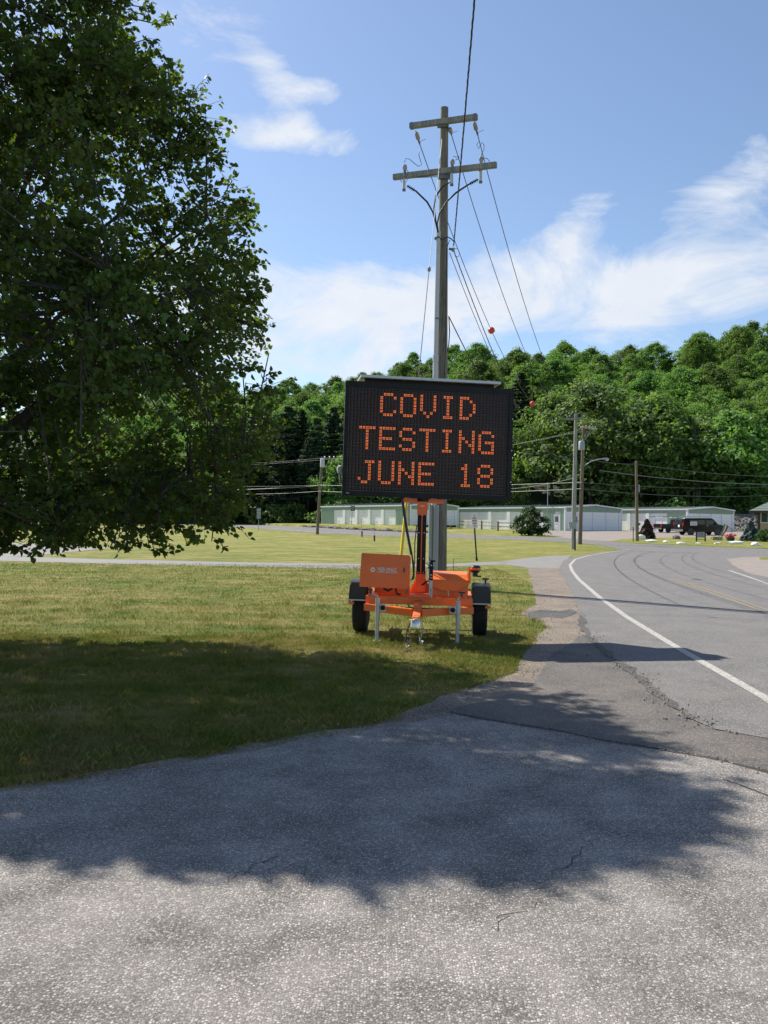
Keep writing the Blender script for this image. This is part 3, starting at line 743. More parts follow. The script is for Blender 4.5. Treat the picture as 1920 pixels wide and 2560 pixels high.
# hand-placed landmarks: tall dark pines on the left at the foot of the hill
for i, (px, top, Y) in enumerate(((566, 1075, 158), (600, 1040, 160), (640, 1020, 163), (676, 1045, 157), (716, 1010, 162), (752, 1022, 166), (790, 1040, 158), (832, 1012, 164), (868, 1060, 160), (620, 1090, 153), (700, 1085, 152), (770, 1092, 153), (905, 1050, 166), (945, 1075, 158), (536, 1060, 164), (500, 1090, 160))):
    p = P(px, 1290, Y); zb = hill_z(p.x, Y); ztop = P(px, top, Y).z; k = i % 3; H = (25, 22, 28)[k]
    plant_tree('pine', 'pine_tree', PINE[k], (p.x, Y, zb - .2), (ztop - zb) / H * 1.0, g.random() * 6.28, 'tall dark pine in the shaded stand left of the message board', 'tree', 'dark pines at the hill foot')
    placed.append((p.x, Y, 5.5))
for (px, top, Y, k) in ((1262, 1000, 168, 0), (1216, 1010, 175, 1), (1300, 930, 190, 2)):
    p = P(px, 1290, Y); zb = hill_z(p.x, Y); ztop = P(px, top, Y).z
    plant_tree('pine', 'pine_tree', PINE[k], (p.x, Y, zb - .2), (ztop - zb) / (25, 22, 28)[k], g.random() * 6.28, 'dark pine standing among broadleaf trees just right of the message board', 'tree', 'pines right of the message board'); placed.append((p.x, Y, 5))
p = P(1478, 1280, 158); zb = hill_z(p.x, 158)
plant_tree('pale', 'willow_tree', PALE, (p.x, 158, zb - .3), (P(1478, 975, 158).z - zb) / 12.5, 1.0, 'large rounded pale green tree right behind the paired utility poles', 'tree', None); placed.append((p.x, 158, 9))
for (px, top, Y, k, lab) in ((1650, 1010, 156, 2, 'broad bright green tree left of the bare dead tree'), (1830, 1040, 153, 0, 'bright leafy tree above the rubble slope, right of the bare dead tree'), (1380, 1000, 162, 1, 'leafy tree behind the storage office, left of the paired utility poles')):
    p = P(px, 1280, Y); zb = hill_z(p.x, Y)
    plant_tree('b', 'broadleaf_tree', BROAD[k], (p.x, Y, zb - .3), (P(px, top, Y).z - zb) / (13, 16, 12)[k], g.random() * 6, lab, 'tree', None); placed.append((p.x, Y, 8))
# bare dead tree
p = P(1740, 1290, 152); zb = hill_z(p.x, 152); dt = empty('dead_tree', (p.x, 152, zb - .3), 0, 'bare grey dead tree with thin upright branches on the wooded slope', 'tree')
b = MB(); gg = random.Random(5); Ht = P(1740, 1030, 152).z - zb
for k in range(3):
    a = gg.uniform(-.5, .5)
    b.tube([(k * .5 - .5, 0, 0), (k * .5 - .5 + a, .1, Ht * .5), (k * .4 - .4 + a * 1.7, 0, Ht * gg.uniform(.85, 1))], [.2, .14, .04], 6)
dtt = b.build('trunk', 'dead_wood', dt); b = MB()
for k in range(26):
    z = Ht * gg.uniform(.4, .9); a = gg.choice((-1, 1)); L = gg.uniform(1.2, 3.2)
    b.tube([(gg.uniform(-.6, .6), 0, z), (a * L * .5, gg.uniform(-.6, .6), z + L * .45), (a * L * .8, gg.uniform(-1, 1), z + L * 1.1)], [.06, .045, .015], 4)
b.build('branch', 'dead_wood', dt); placed.append((p.x, 152, 5))
# the rest of the wood
def zone(x, y, z):
    px = project((x, y, z))[0]
    if y > 285: return 'leafy tree along the wooded crest of the hill against the sky', 'trees along the hill crest'
    if px < 880: return 'leafy tree on the wooded slope left of the message board', 'trees on the slope left of the board'
    if px < 1460: return 'leafy tree on the wooded slope between the main pole and the paired poles', 'trees on the slope between the poles'
    return 'leafy tree on the wooded slope right of the paired poles', 'trees on the slope right of the paired poles'
tries = 0
while nb < 275 and tries < 9000:
    tries += 1
    y = 152 + 190 * g.random() ** 1.15; x = g.uniform(-.40, .52) * y
    if x < -.24 * y and g.random() < .55: continue
    z = hill_z(x, y); k = g.randrange(6); H = (13, 16, 12, 18, 14, 15)[k]
    s = g.uniform(.75, 1.15) * (1.0 if y > 175 else .85)
    if clash(x, y, 6.6 * s * (1 + (y - 150) / 600)): continue
    if not visible(x, y, z, H * s): continue
    placed.append((x, y, 6.6 * s * (1 + (y - 150) / 600)))
    plant_tree('b', 'broadleaf_tree', BROAD[k], (x, y, z - .4), s, g.random() * 6.28, zone(x, y, z)[0], 'tree', zone(x, y, z)[1], s * g.uniform(.9, 1.12)); nb += 1
# lower canopy that fills the gaps between the single trees
gu = np.random.RandomState(31); Vu = []
for i in range(2700):
    y = 156 + 175 * gu.rand(); x = gu.uniform(-.40, .52) * y
    if x < -.2 * y and gu.rand() < .6: continue
    H = gu.uniform(3.5, 9.5); r = gu.uniform(1.2, 2.3); c_ = np.array((x, y, hill_z(x, y) + H))
    d_ = rvec(gu, 55); d_[:, 2] = np.abs(d_[:, 2]) * .9 - .2
    nn = d_ + rvec(gu, 55) * .7; nn /= np.linalg.norm(nn, axis=1)[:, None]
    Vu.append(leaf_quads(gu, c_ + d_ * r * (.6 + .5 * gu.rand(55))[:, None], nn, .5))
tag(quads_mesh('understorey', np.concatenate(Vu), 4, 'leaf_wood'), 'lower leaf canopy filling the gaps of the hillside wood', 'foliage', kind='stuff')
# shrubs along the foot of the wood
for i in range(34):
    px = g.uniform(520, 1940); Y = g.uniform(143, 151)
    p = P(px, 1300, Y); s = g.uniform(.7, 1.4)
    if px > 1560: s *= 1.25
    o = bpy.data.objects.new('shrub', SHRUB[i % 3]); C.objects.link(o); o.location = (p.x, Y, hill_z(p.x, Y) - .2 + (.3 if Y < 148 else 0)); o.scale = (s, s, s * .9); o.rotation_euler.z = g.random() * 6
    tag(o, 'leafy shrub in the undergrowth along the foot of the wood', 'shrub', 'shrubs along the foot of the wood')

# houses glimpsed among the trees
def small_house(px, py, Y, w, d, h, label, wall, roof, rz):
    p = P(px, py, Y); o = empty('house', (p.x, Y, p.z), rz, label, 'house')
    MB().box((-w / 2, -d / 2, 0), (w / 2, d / 2, h)).build('wall', wall, o)
    MB().box((-w / 2 - .2, -d / 2 - .2, -6), (w / 2 + .2, d / 2 + .2, -.003)).build('foundation', 'rock_brown', o)
    MB().prism([(-d / 2 - .5, h), (0, h + d * .28), (d / 2 + .5, h), (d / 2 + .5, h + .15), (0, h + d * .28 + .17), (-d / 2 - .5, h + .15)], 'x', -w / 2 - .4, w / 2 + .4).build('roof', roof, o)
    for k in (-.25, .22):
        wdw = MB().box((w * k - .5, -d / 2 - .05, h * .35), (w * k + .5, -d / 2 + .02, h * .8)).build('window', 'white_paint', o)
        MB().box((w * k - .42, -d / 2 - .07, h * .38), (w * k + .42, -d / 2 - .03, h * .77)).build('pane', 'window_glass', wdw)
small_house(748, 1210, 178, 7, 6, 2.2, 'small grey-roofed house half hidden among the dark pines', 'wood_house', 'grey_roof', R(8))
small_house(1600, 1212, 168, 9, 5, 2.0, 'weathered brown wooden house half hidden in the wood above the storage roofs', 'wood_house', 'wood_house', R(-6))

# rubble slope by the house on the right
b = []; gr_ = np.random.RandomState(9)
base = P(1862, 1310, 133)
for i in range(1100):
    x = base.x + gr_.uniform(-6, 14); k = gr_.rand(); y = 131 + 6 * k; z = gz(131) + 2.6 * k + .1 * math.sin(x * 2); s = .08 + .22 * gr_.rand() ** 2
    o8 = np.array([(-1, -1, -.7), (1, -1, -.7), (1, 1, -.7), (-1, 1, -.7), (-.8, -.8, .7), (.8, -.8, .7), (.8, .8, .7), (-.8, .8, .7)]) * s * (0.6 + .8 * gr_.rand(8, 3))
    b.append(np.array((x, y, z)) + o8)
o = quads_mesh('rubble_slope', np.concatenate(b), 8, 'rock_grey', None, ((4, 5, 6, 7), (0, 1, 5, 4), (1, 2, 6, 5), (2, 3, 7, 6), (3, 0, 4, 7)))
tag(o, 'bank of loose grey rubble stones below the wood at right', 'rubble', kind='stuff')
MB().prism([(130.5, gz(130) - .5), (137, gz(130) + 2.6), (149, gz(130) + 3.2), (149, -1)], 'x', base.x - 6, base.x + 16).build('earth_bank', 'rock_brown', None)
tag(bpy.data.objects['earth_bank'], 'earth bank carrying the rubble stones', 'bank', kind='structure')

# ------------------------------------------------------------------ storage buildings
TH = R(-53)
def storage(loc, L, Wd, H, doors, gdoors, label, extra=None, fascia=.52, gwin=None):
    """origin: the near corner. long face: y=0, x in [-L,0]; gable face: x=0, y in [0,Wd]"""
    o = empty('storage_building', loc, TH, label, 'building')
    L *= 1.07; doors = [(a * 1.07, w * (1.07 if k == 'roll' else 1), k) for a, w, k in doors]
    rise = .38
    # corrugated green walls: one ribbed mesh per wall
    def ribbed(a0, a1, z0, z1, face):
        b = MB(); n = int((a1 - a0) / .3)
        for i in range(n):
            u0 = a0 + (a1 - a0) * i / n; u1 = a0 + (a1 - a0) * (i + 1) / n; um = u0 + .72 * (u1 - u0)
            for (p, q, dd) in ((u0, um, 0), (um, u1, .05)):
                if face == 'long': b.box((p, -dd, z0), (q, .1, z1))
                else: b.box((-.1, p, z0), (dd, q, z1))
        return b
    top = H
    # wall pieces around the doors
    MB().box((-L + .1, .16, 0), (-.12, Wd - .1, H - .02)).build('core_wall', 'white_panel', o)
    ribbed(-L, 0, top - fascia, top, 'long').build('fascia', 'green_panel', o)
    edges = sorted(doors); cur = -L
    for (a, w, kind) in edges + [(0, 0, None)]:
        gap = a - cur
        if gap > .72: ribbed(cur, a, 0, top - fascia - .003, 'long').build('wall_panel', 'green_panel', o)
        elif gap > .02: MB().box((cur, -.09, 0), (a, .1, top - fascia - .003)).build('door_post', 'white_panel', o)
        cur = a + w
    for (a, w, kind) in edges:
        hh = top - fascia - .003
        if kind == 'roll':
            d = MB(); n = 5
            for i in range(n):
                d.box((a, .10, hh * i / n + .006), (a + w, .15, hh * (i + 1) / n - .006))
            dd = d.build('roller_door', 'door_white', o)
            MB().box((a, .11, 0), (a + w, .148, hh)).build('door_seam', 'sign_grey', dd)
            MB().box((a + w * .5 - .12, .07, .35), (a + w * .5 + .12, .099, .41)).build('handle', 'dark_steel', dd)
        else:
            dd = MB().box((a, .0, 0), (a + w, .1, 2.1)).build('office_door', 'door_white', o)
            fr = MB(); fr.box((a - .1, -.04, 0), (a, .1, 2.2)); fr.box((a + w, -.04, 0), (a + w + .1, .1, 2.2)); fr.box((a, -.04, 2.1), (a + w, .1, 2.2)); fr.build('frame', 'white_paint', dd)
            MB().box((a + w * .22, -.012, 1.15), (a + w * .78, .02, 1.9)).build('pane', 'window_glass', dd)
            MB().box((a + w * .35, -.012, .82), (a + w * .65, .02, .92)).build('letter_slot', 'dark_steel', dd)
    # gable wall
    b = MB()
    n = int(Wd / .3)
    for i in range(n):
        u0 = Wd * i / n; u1 = Wd * (i + 1) / n; um = u0 + .72 * (u1 - u0)
        for (p, q, dd) in ((u0, um, 0), (um, u1, .04)):
            zt = lambda u: top + rise * (1 - abs(u - Wd / 2) / (Wd / 2))
            V_ = [(-.1, p, top - fascia), (dd, p, top - fascia), (dd, q, top - fascia), (-.1, q, top - fascia), (-.1, p, zt(p)), (dd, p, zt(p)), (dd, q, zt(q)), (-.1, q, zt(q))]
            b.add(V_, [(0, 3, 2, 1), (4, 5, 6, 7), (0, 1, 5, 4), (1, 2, 6, 5), (2, 3, 7, 6), (3, 0, 4, 7)])
    b.build('gable_panel', 'green_panel', o)
    cur = 0
    for (a, w) in gdoors + [(Wd, 0)]:
        if a - cur > .02: MB().box((-.1, cur, 0), (.08, a, top - fascia - .003)).build('door_post', 'white_panel', o)
        cur = a + w
    for (a, w) in gdoors:
        hh = top - fascia - .003; d = MB(); nn = 5
        for i in range(nn): d.box((-.1, a, hh * i / nn + .006), (-.05, a + w, hh * (i + 1) / nn - .006))
        dd = d.build('roller_door', 'door_white', o)
        MB().box((-.1, a, 0), (-.06, a + w, hh)).build('door_seam', 'sign_grey', dd)
    if gwin:
        a, w = gwin
        wd = MB().box((.075, a, 1.0), (.10, a + w, 2.0)).build('window', 'white_paint', o)
        for i in range(2):
            MB().box((.095, a + .08 + i * (w - .1) / 2, 1.08), (.115, a + (i + 1) * (w - .1) / 2, 1.92)).build('pane', 'window_glass', wd)
    # corner trims, eave and rake trim, roof
    tr = MB(); tr.box((-.16, -.11, 0), (.11, .13, top + .02)); tr.build('corner_trim', 'white_paint', o)
    MB().box((-.1, Wd - .15, 0), (.11, Wd + .1, top + .02)).build('corner_trim', 'white_paint', o)
    rf = MB(); e = .06
    rf.prism([(-e, top + .03), (Wd / 2, top + rise + .06), (Wd + e, top + .03), (Wd + e, top + .12), (Wd / 2, top + rise + .16), (-e, top + .12)], 'x', -L - .2, .22)
    r_o = rf.build('roof', 'roof_metal', o)
    rb = MB()
    for i in range(int(L / .9)):
        x = -L + .9 * i + .3
        rb.prism([(-e + .02, top + .123), (Wd / 2, top + rise + .163), (Wd / 2, top + rise + .2), (-e + .02, top + .16)], 'x', x, x + .06)
    rb.build('roof_rib', 'roof_metal', r_o)
    MB().box((-L - .2, -e - .09, top - .06), (.22, -e - .003, top + .13)).build('gutter', 'white_paint', r_o)
    rk = MB()
    rk.prism([(-e, top - .05), (Wd / 2, top + rise - .02), (Wd + e, top - .05), (Wd + e, top + .13), (Wd / 2, top + rise + .17), (-e, top + .13)], 'x', .223, .30)
    rk.build('rake_trim', 'white_paint', r_o)
    return o
ca = P(1026, 1313, 118); ca.z = 1.22
storage(ca, 21.9, 9.0, 2.75, [(-18.5, 2.6, 'roll'), (-15.3, 2.6, 'roll'), (-12.15, 2.6, 'roll'), (-9.0, 2.6, 'roll'), (-5.85, 2.6, 'roll')], [(.6, 2.3), (3.4, 2.3), (6.1, 2.3)],
        'green and white storage building with five roller doors left of the utility pole')
cb = P(1413, 1325, 112); cb.z = gz(112) + .02
B_ = storage(cb, 20.5, 12.0, 3.1, [(-19.8, 6.0, 'roll'), (-13.2, 3.0, 'roll'), (-9.6, 2.6, 'roll'), (-6.5, 2.8, 'roll'), (-1.9, 1.05, 'office')], [(3.3, 2.4), (6.2, 2.4), (9.1, 2.4)],
        'green and white storage building with a white office door behind the round bush', gwin=(1.1, 1.3))
MB().tube([(-2.9, -.30, 0), (-2.9, -.30, 6.6)], .045, 6).build('vent_pipe', 'galvanised', B_)
MB().box((-3.05, -.22, 1.2), (-2.75, -.003 - .05, 1.75)).build('electric_meter', 'sign_grey', B_)
cc_ = P(1718, 1324, 118); cc_.z = gz(118) + .02
storage(cc_, 15.5, 12.0, 3.1, [(-15.2, 2.5, 'roll'), (-12.2, 2.7, 'roll'), (-9.0, 2.6, 'roll'), (-5.9, 2.8, 'roll')], [(.8, 2.4), (3.6, 2.4), (6.4, 2.4), (9.2, 2.4)],
        'green and white storage building behind the parked black van')
# raised grass bank with stones under the left building
bk = MB()
pts_b = [G(620, 1311.5), G(700, 1314.5), G(800, 1318.7), G(900, 1324.2), G(1000, 1328.6), G(1070, 1331.6), G(1100, 1333)]
V_ = []
for p in pts_b:
    z = gz(p.y); tz = 1.2 if p.x < 6 else .9
    V_ += [(p.x, p.y, z - .05), (p.x - .1, p.y + .5, z + .30), (p.x - .8, p.y + 4, tz - .04), (p.x - 2.0, p.y + 12, tz), (p.x - 4, p.y + 40, tz + .02)]
bk.add(V_, [(5 * i + k, 5 * i + 5 + k, 5 * i + 6 + k, 5 * i + 1 + k) for i in range(len(pts_b) - 1) for k in range(4)])
tag(bk.build('grass_bank', 'lawn', None, smooth='all'), 'low grass bank in front of the left storage building', 'bank', kind='structure')
def rock_mesh(seed, mat, sx=1, sy=1, sz=.6):
    bm = bmesh.new(); bmesh.ops.create_icosphere(bm, subdivisions=2, radius=1)
    for v_ in bm.verts:
        n = mnoise.noise(v_.co * 1.3 + Vector((seed * 3.7, 0, 0))) * .45 + mnoise.noise(v_.co * 3 + Vector((0, seed, 0))) * .18
        v_.co = v_.co * (1 + n); v_.co.x *= sx; v_.co.y *= sy; v_.co.z *= sz
    me = bpy.data.meshes.new('rock'); bm.to_mesh(me); bm.free(); me.materials.append(MATS[mat]); return me
RK = [rock_mesh(i, 'rock_brown') for i in range(4)]
g = random.Random(4)
nrk = 30
for i in range(nrk):
    px = 765 + (1085 - 765) * i / nrk + g.uniform(-3, 3); py = np.interp(px, (700, 800, 900, 1000, 1085), (1314.8, 1319.2, 1324.8, 1329.2, 1332.6)) + g.uniform(-.2, .5)
    q = G(px, py); s = g.uniform(.28, .5)
    o = bpy.data.objects.new('rock', RK[i % 4]); C.objects.link(o); o.location = (q.x, q.y, gz(q.y) + .10); o.scale = (s * g.uniform(1, 1.7), s, s * g.uniform(.7, 1)); o.rotation_euler = (0, 0, g.uniform(-.4, .4))
    tag(o, 'dark brown edging stone in the low row across the road below the left storage building', 'rock', 'edging stones along the far road')

# ------------------------------------------------------------------ message board trailer
TR = empty('message_trailer', (.53, 12.02, 0), R(-4.5), 'orange trailer carrying a black electronic message board on the lawn', 'trailer')
TR.rotation_euler = (0, R(0.85), R(-4.5))
def tub(parent, name, pts, r, mat, n=8, smooth=True): return MB().tube(pts, r, n).build(name, mat, parent, smooth=smooth)
# frame
b = MB(); b.box((-.74, -.56, .46), (.74, -.46, .57)); b.build('front_beam', 'orange_paint', TR, bevel=.006)
b = MB(); b.box((-.74, .62, .46), (.74, .72, .57)); b.build('rear_beam', 'orange_paint', TR, bevel=.006)
for s in (-1, 1):
    MB().box((s * .70 - .04, -.455, .46), (s * .70 + .04, .615, .568)).build('side_beam', 'orange_paint', TR, bevel=.006)
    MB().box((s * .70 - .045, -.62, .385), (s * .70 + .045, .7, .455)).build('lower_beam', 'orange_paint', TR, bevel=.006)
    MB().beam((s * .735, -.60, .415), (s * .045, -1.12, .415), .075, .095).build('tongue_arm', 'orange_paint', TR, bevel=.006)
MB().beam((0, .5, .52), (0, -.46, .52), .1, .09).build('centre_beam', 'orange_paint', TR, bevel=.006)
MB().beam((0, -.45, .50), (0, -1.05, .44), .10, .09).build('tongue_riser', 'orange_paint', TR, bevel=.006)
MB().beam((0, -1.02, .425), (0, -1.42, .345), .10, .09).build('tongue_tube', 'orange_paint', TR, bevel=.006)
MB().tube([(-.88, 0, .33), (.88, 0, .33)], .04, 10).build('axle', 'black_paint', TR, smooth=True)
MB().box((-.13, -.62, .571), (.16, -.3, .60)).build('mast_plate', 'orange_paint', TR, bevel=.004)
MB().box((-.55, -.02, .571), (.20, .30, .62)).build('deck_plate', 'orange_paint', TR, bevel=.004)
# wheels and fenders
for s in (-1, 1):
    w = empty('wheel', (s * .855, 0, .33)); w.parent = TR
    prof = [(.18, -.095), (.27, -.105), (.315, -.095), (.333, -.07), (.335, -.03), (.335, .03), (.333, .07), (.315, .095), (.27, .105), (.18, .095)]
    MB().lathe([(r, h) for r, h in prof], axis='x', n=36).build('tyre', 'rubber', w, smooth=True)
    tg = MB()
    for k in (-.055, -.02, .02, .055): tg.lathe([(.334, k - .006), (.341, k - .006), (.341, k + .014), (.334, k + .014)], axis='x', n=36)
    tg.build('tread', 'rubber', w, smooth=True)
    MB().lathe([(0.02, -.06), (.12, -.07), (.18, -.05), (.185, .05), (.12, .07), (.02, .06)], axis='x', n=24).build('rim', 'galvanised', w, smooth=True)
    # fender: an arched shell, flat top, rounded front
    arc = []; R0, R1 = .425, .405
    for k in range(17):
        a = R(20) + R(140) * k / 16
        ca_, sa = math.cos(a), math.sin(a); e = 1 / max(abs(ca_), abs(sa)) ** .35
        arc.append((min(1.06, e) * ca_, min(1.06, e) * sa))
    poly = [(x * R0, z * R0 + .33) for x, z in arc] + [(x * R1, z * R1 + .33) for x, z in reversed(arc)]
    f = MB(); f.prism(poly, 'x', s * .865 - .125, s * .865 + .125)
    pin = [(x * R1, z * R1 + .33) for x, z in arc]
    fd = f.build('fender', 'black_plastic', TR, bevel=.012, smooth=True)
    xo = s * .865 + s * .118
    n_ = len(arc); Vs = [(xo, x * R0, z * R0 + .33) for x, z in arc] + [(xo, x * .30, z * .30 + .33 if z > 0 else .33 + z * .30) for x, z in arc]
    MB().add([(a_ + d_, b_, c_) for d_ in (0, s * .012) for (a_, b_, c_) in Vs], [(i, i + 1, n_ + i + 1, n_ + i) for i in range(n_ - 1)] + [(2 * n_ + i, 2 * n_ + i + 1, 3 * n_ + i + 1, 3 * n_ + i) for i in range(n_ - 1)] + [(i, i + 1, 2 * n_ + i + 1, 2 * n_ + i) for i in range(n_ - 1)]).build('side_skirt', 'black_plastic', fd, smooth=True)
    # front flap of the fender seen from the tongue side
    MB().prism([(s * .865 - .12, .50), (s * .865 + .12, .50), (s * .865 + .118, .66), (s * .865 + .095, .735), (s * .865 - .095, .735), (s * .865 - .118, .66)], 'y', -.405, -.36).build('front_flap', 'black_plastic', fd, bevel=.012, smooth=True)
    MB().box((s * .865 - .125, -.412, .478), (s * .865 + .125, -.35, .497)).build('flap_edge', 'galvanised', fd)
    MB().box((s * .955 - .04, -.405, .425), (s * .955 + .04, -.37, .462)).build('side_marker', 'amber_lens', TR, bevel=.006)
kn = MB(); kn.tube([(.93, -.02, .735), (.93, -.02, .80)], .014, 8); kn.box((.885, -.04, .80), (.975, 0, .825)); kn.build('fender_knob', 'black_plastic', TR)
# jacks
for s in (-1, 1):
    x = s * .535
    j = MB().tube([(x, -.96, .0), (x, -.96, .565)], .026, 14).build('jack', 'galvanised', TR, smooth=True)
    MB().tube([(x, -.96, .28), (x, -.96, .572)], .032, 14).build('jack_sleeve', 'galvanised', j, smooth=True)
    MB().tube([(x, -.96, -.01), (x, -.96, .012)], .055, 12).build('jack_foot', 'galvanised', j)
    jb = MB(); jb.box((x - s * .028, -.985, .40), (x - s * .11, -.955, .50)); jb.build('jack_bracket', 'galvanised', j, bevel=.004)
    MB().tube([(x - s * .07, -.99, .45), (x - s * .07, -.95, .45)], .034, 14).build('jack_pivot', 'black_paint', j)
    h = MB(); h.tube([(x, -.96, .57), (x, -.96, .60), (x + (-.11 if s < 0 else .05), -.97, .635)], .011, 8); h.build('crank', 'galvanised', j)
    h = MB(); h.tube([(x + (-.10 if s < 0 else .045), -.97, .63), (x + (-.10 if s < 0 else .045), -.97, .68)], .013, 8); h.box((x + (-.13 if s < 0 else .0), -.985, .675), (x + (-.07 if s < 0 else .09), -.955, .695)); h.build('crank_knob', 'black_plastic', j)
# hitch
h = MB(); h.lathe([(.02, .075), (.045, .07), (.062, .045), (.068, 0), (.072, -.03), (.06, -.035)], (0, -1.52, .31), n=16); h.box((-.05, -1.5, .29), (.05, -1.36, .36))
cp = h.build('hitch_coupler', 'bright_steel', TR, bevel=.004, smooth=True)
MB().box((-.085, -1.45, .335), (-.05, -1.40, .36)).build('latch', 'yellow_plastic', cp)
MB().tube([(-.02, -1.47, .37), (-.03, -1.45, .41), (.03, -1.44, .415), (.05, -1.42, .37)], .006, 6).build('release_lever', 'bright_steel', cp)
gch = random.Random(2)
for s in (-1, 1):
    ch = MB(); q = []
    for k in range(14):
        tt = k / 13; q.append(Vector((s * (.075 + .02 * math.sin(tt * 9)), -1.47 + .03 * math.sin(tt * 7 + s), .33 - .27 * math.sin(min(1, tt * 1.15) * 1.6) + (.03 if tt > .8 else 0))))
    for k in range(13):
        c0 = (q[k] + q[k + 1]) / 2; d = (q[k + 1] - q[k]).normalized(); a = d.cross(Vector((0, 1, 0)) if k % 2 else Vector((1, 0, .3))).normalized()
        ch.tube([c0 + d * .02 * math.cos(u) + a * .011 * math.sin(u) for u in [6.283 * i / 8 for i in range(9)]], .0035, 5, False)
    ch.build('safety_chain', 'rusty_chain' if s < 0 else 'galvanised', TR, smooth='all')
MB().tube([(-.10, -1.46, .05), (-.125, -1.47, .02), (-.10, -1.48, -.0 + .012), (-.075, -1.47, .04), (-.1, -1.46, .07)], .008, 6).build('chain_hook', 'bright_steel', TR, smooth=True)
tub(TR, 'wiring_lead', [(-.06, -1.43, .34), (-.11, -1.47, .22), (-.13, -1.50, .08), (-.10, -1.58, .02), (-.055, -1.68, .018), (-.06, -1.78, .018), (-.10, -1.88, .018)], .0085, 'cable_black')
# control cabinet with lettering
cbx = empty('control_cabinet', (-.49, -.50, .69)); cbx.parent = TR; cbx.rotation_euler = (R(-3), R(.8), R(-2))
cab = MB().box((-.32, .003, .02), (.33, .34, .44)).build('cabinet_body', 'orange_paint', cbx, bevel=.006)
dr = MB().add([(-.345, -.03, -.012), (.345, -.03, -.012), (.345, 0, -.012), (-.345, 0, -.012), (-.335, -.03, .458), (.34, -.03, .455), (.34, 0, .455), (-.335, 0, .458)], [(0, 3, 2, 1), (4, 5, 6, 7), (0, 1, 5, 4), (1, 2, 6, 5), (2, 3, 7, 6), (3, 0, 4, 7)]).build('cabinet_door', 'orange_paint', cbx, bevel=.006)
lettering('VER-MAC', .066, (.032, -.0325, .243), 'white_print', dr, width=.275, bold=.0008)
lettering('1 (888) 488-SIGN', .033, (.032, -.0325, .206), 'white_print', dr, width=.285, bold=.0004)
# round emblem: white disc with an orange bird-like swoosh
em = MB().tube([(-.165, -.0305, .232), (-.165, -.0335, .232)], .034, 28).build('emblem', 'white_print', dr)
sw = [(-.192, .236), (-.176, .244), (-.168, .232), (-.150, .246), (-.134, .243), (-.150, .232), (-.160, .212), (-.167, .226), (-.178, .230)]
MB().prism([(u, w_) for u, w_ in sw], 'y', -.0345, -.0337).build('emblem_wing', 'orange_paint', em)
MB().tube([(.272, -.0315, .25), (.272, -.028, .25)], .014, 12).build('latch_plate', 'black_plastic', dr)
MB().prism([(.262, .215), (.275, .21), (.284, .25), (.274, .285), (.266, .28), (.27, .25)], 'y', -.05, -.03).build('latch_handle', 'black_plastic', dr, bevel=.002)
MB().box((.0, .1, .441), (.05, .14, .462)).build('cabinet_cap', 'black_plastic', cbx)
for x in (-.70, -.33):
    MB().box((x - .015, -.42, .575), (x + .015, -.36, .71)).build('cabinet_leg', 'orange_paint', TR)
MB().box((-.66, -.1, .575), (-.15, -.08, .72)).build('back_panel', 'orange_paint', TR)
MB().box((-.24, -.45, .575), (-.20, -.42, .71)).build('cabinet_leg', 'orange_paint', TR)
tub(TR, 'hose', [(-.50, -.44, .72), (-.49, -.45, .66), (-.44, -.46, .635), (-.39, -.45, .66), (-.38, -.44, .72)], .017, 'black_plastic')
tub(TR, 'hose', [(-.34, -.44, .72), (-.33, -.46, .65), (-.31, -.47, .60), (-.26, -.47, .585)], .013, 'black_plastic')
tub(TR, 'hose', [(-.18, -.47, .60), (-.17, -.47, .65), (-.14, -.45, .70)], .014, 'dark_steel')
# battery box with a sloping lid and a trapezoid flap
bb = empty('battery_box', (.40, -.40, .572)); bb.parent = TR
MB().box((-.275, .02, 0), (.275, .46, .215)).build('box_body', 'orange_paint', bb, bevel=.005)
MB().add([(-.285, -.02, .225), (.285, -.02, .225), (.29, .50, .218), (-.29, .50, .218), (-.285, -.02, .236), (.285, -.02, .236), (.262, .09, .31), (-.262, .09, .31), (.27, .50, .33), (-.27, .50, .33)],
         [(0, 1, 2, 3), (0, 4, 5, 1), (4, 7, 6, 5), (7, 9, 8, 6), (3, 2, 8, 9), (1, 5, 6, 8, 2), (0, 3, 9, 7, 4)]).build('lid', 'orange_paint', bb, bevel=.004)
MB().prism([(-.285, .228), (.285, .228), (.28, .165), (.12, .085), (-.09, .085), (-.275, .165)], 'y', -.024, .016).build('lid_flap', 'orange_paint', bb, bevel=.003)
MB().tube([(0, -.03, .085), (.004, -.032, .015)], .005, 6).build('padlock_strap', 'white_print', bb)
MB().box((-.09, -.006, 0), (-.075, .018, .083)).build('flap_rib', 'orange_paint', bb)
MB().box((.075, -.006, 0), (.09, .018, .083)).build('flap_rib', 'orange_paint', bb)
# locking bar with perforated steel strip
lb = MB().box((.135, -.62, .81), (.185, -.575, 1.06)).build('locking_bar', 'black_paint', TR, bevel=.004)
MB().box((.115, -.63, .97), (.20, -.565, .99)).build('bar_clamp', 'black_paint', lb)
for z in (.845, .885, 1.015): MB().tube([(.16, -.627, z), (.16, -.618, z)], .011, 10).build('bolt', 'galvanised', lb)
MB().tube([(.13, -.6, 1.0), (.105, -.6, 1.035), (.09, -.6, 1.05)], .006, 6).build('pin', 'black_paint', lb)
MB().tube([(.16, -.6, 1.06), (.135, -.6, 1.10), (.125, -.6, 1.12)], .006, 6).build('pin', 'black_paint', lb)
MB().box((.15, -.6, 1.06), (.215, -.58, 1.085)).build('pin_head', 'black_paint', lb)
st_ = MB().box((.14, -.61, .572), (.182, -.585, .807)).build('perforated_strip', 'galvanised', TR)
for k in range(4): MB().tube([(.161, -.613, .595 + .03 * k), (.161, -.609, .595 + .03 * k)], .007, 8).build('hole', 'black_paint', st_)
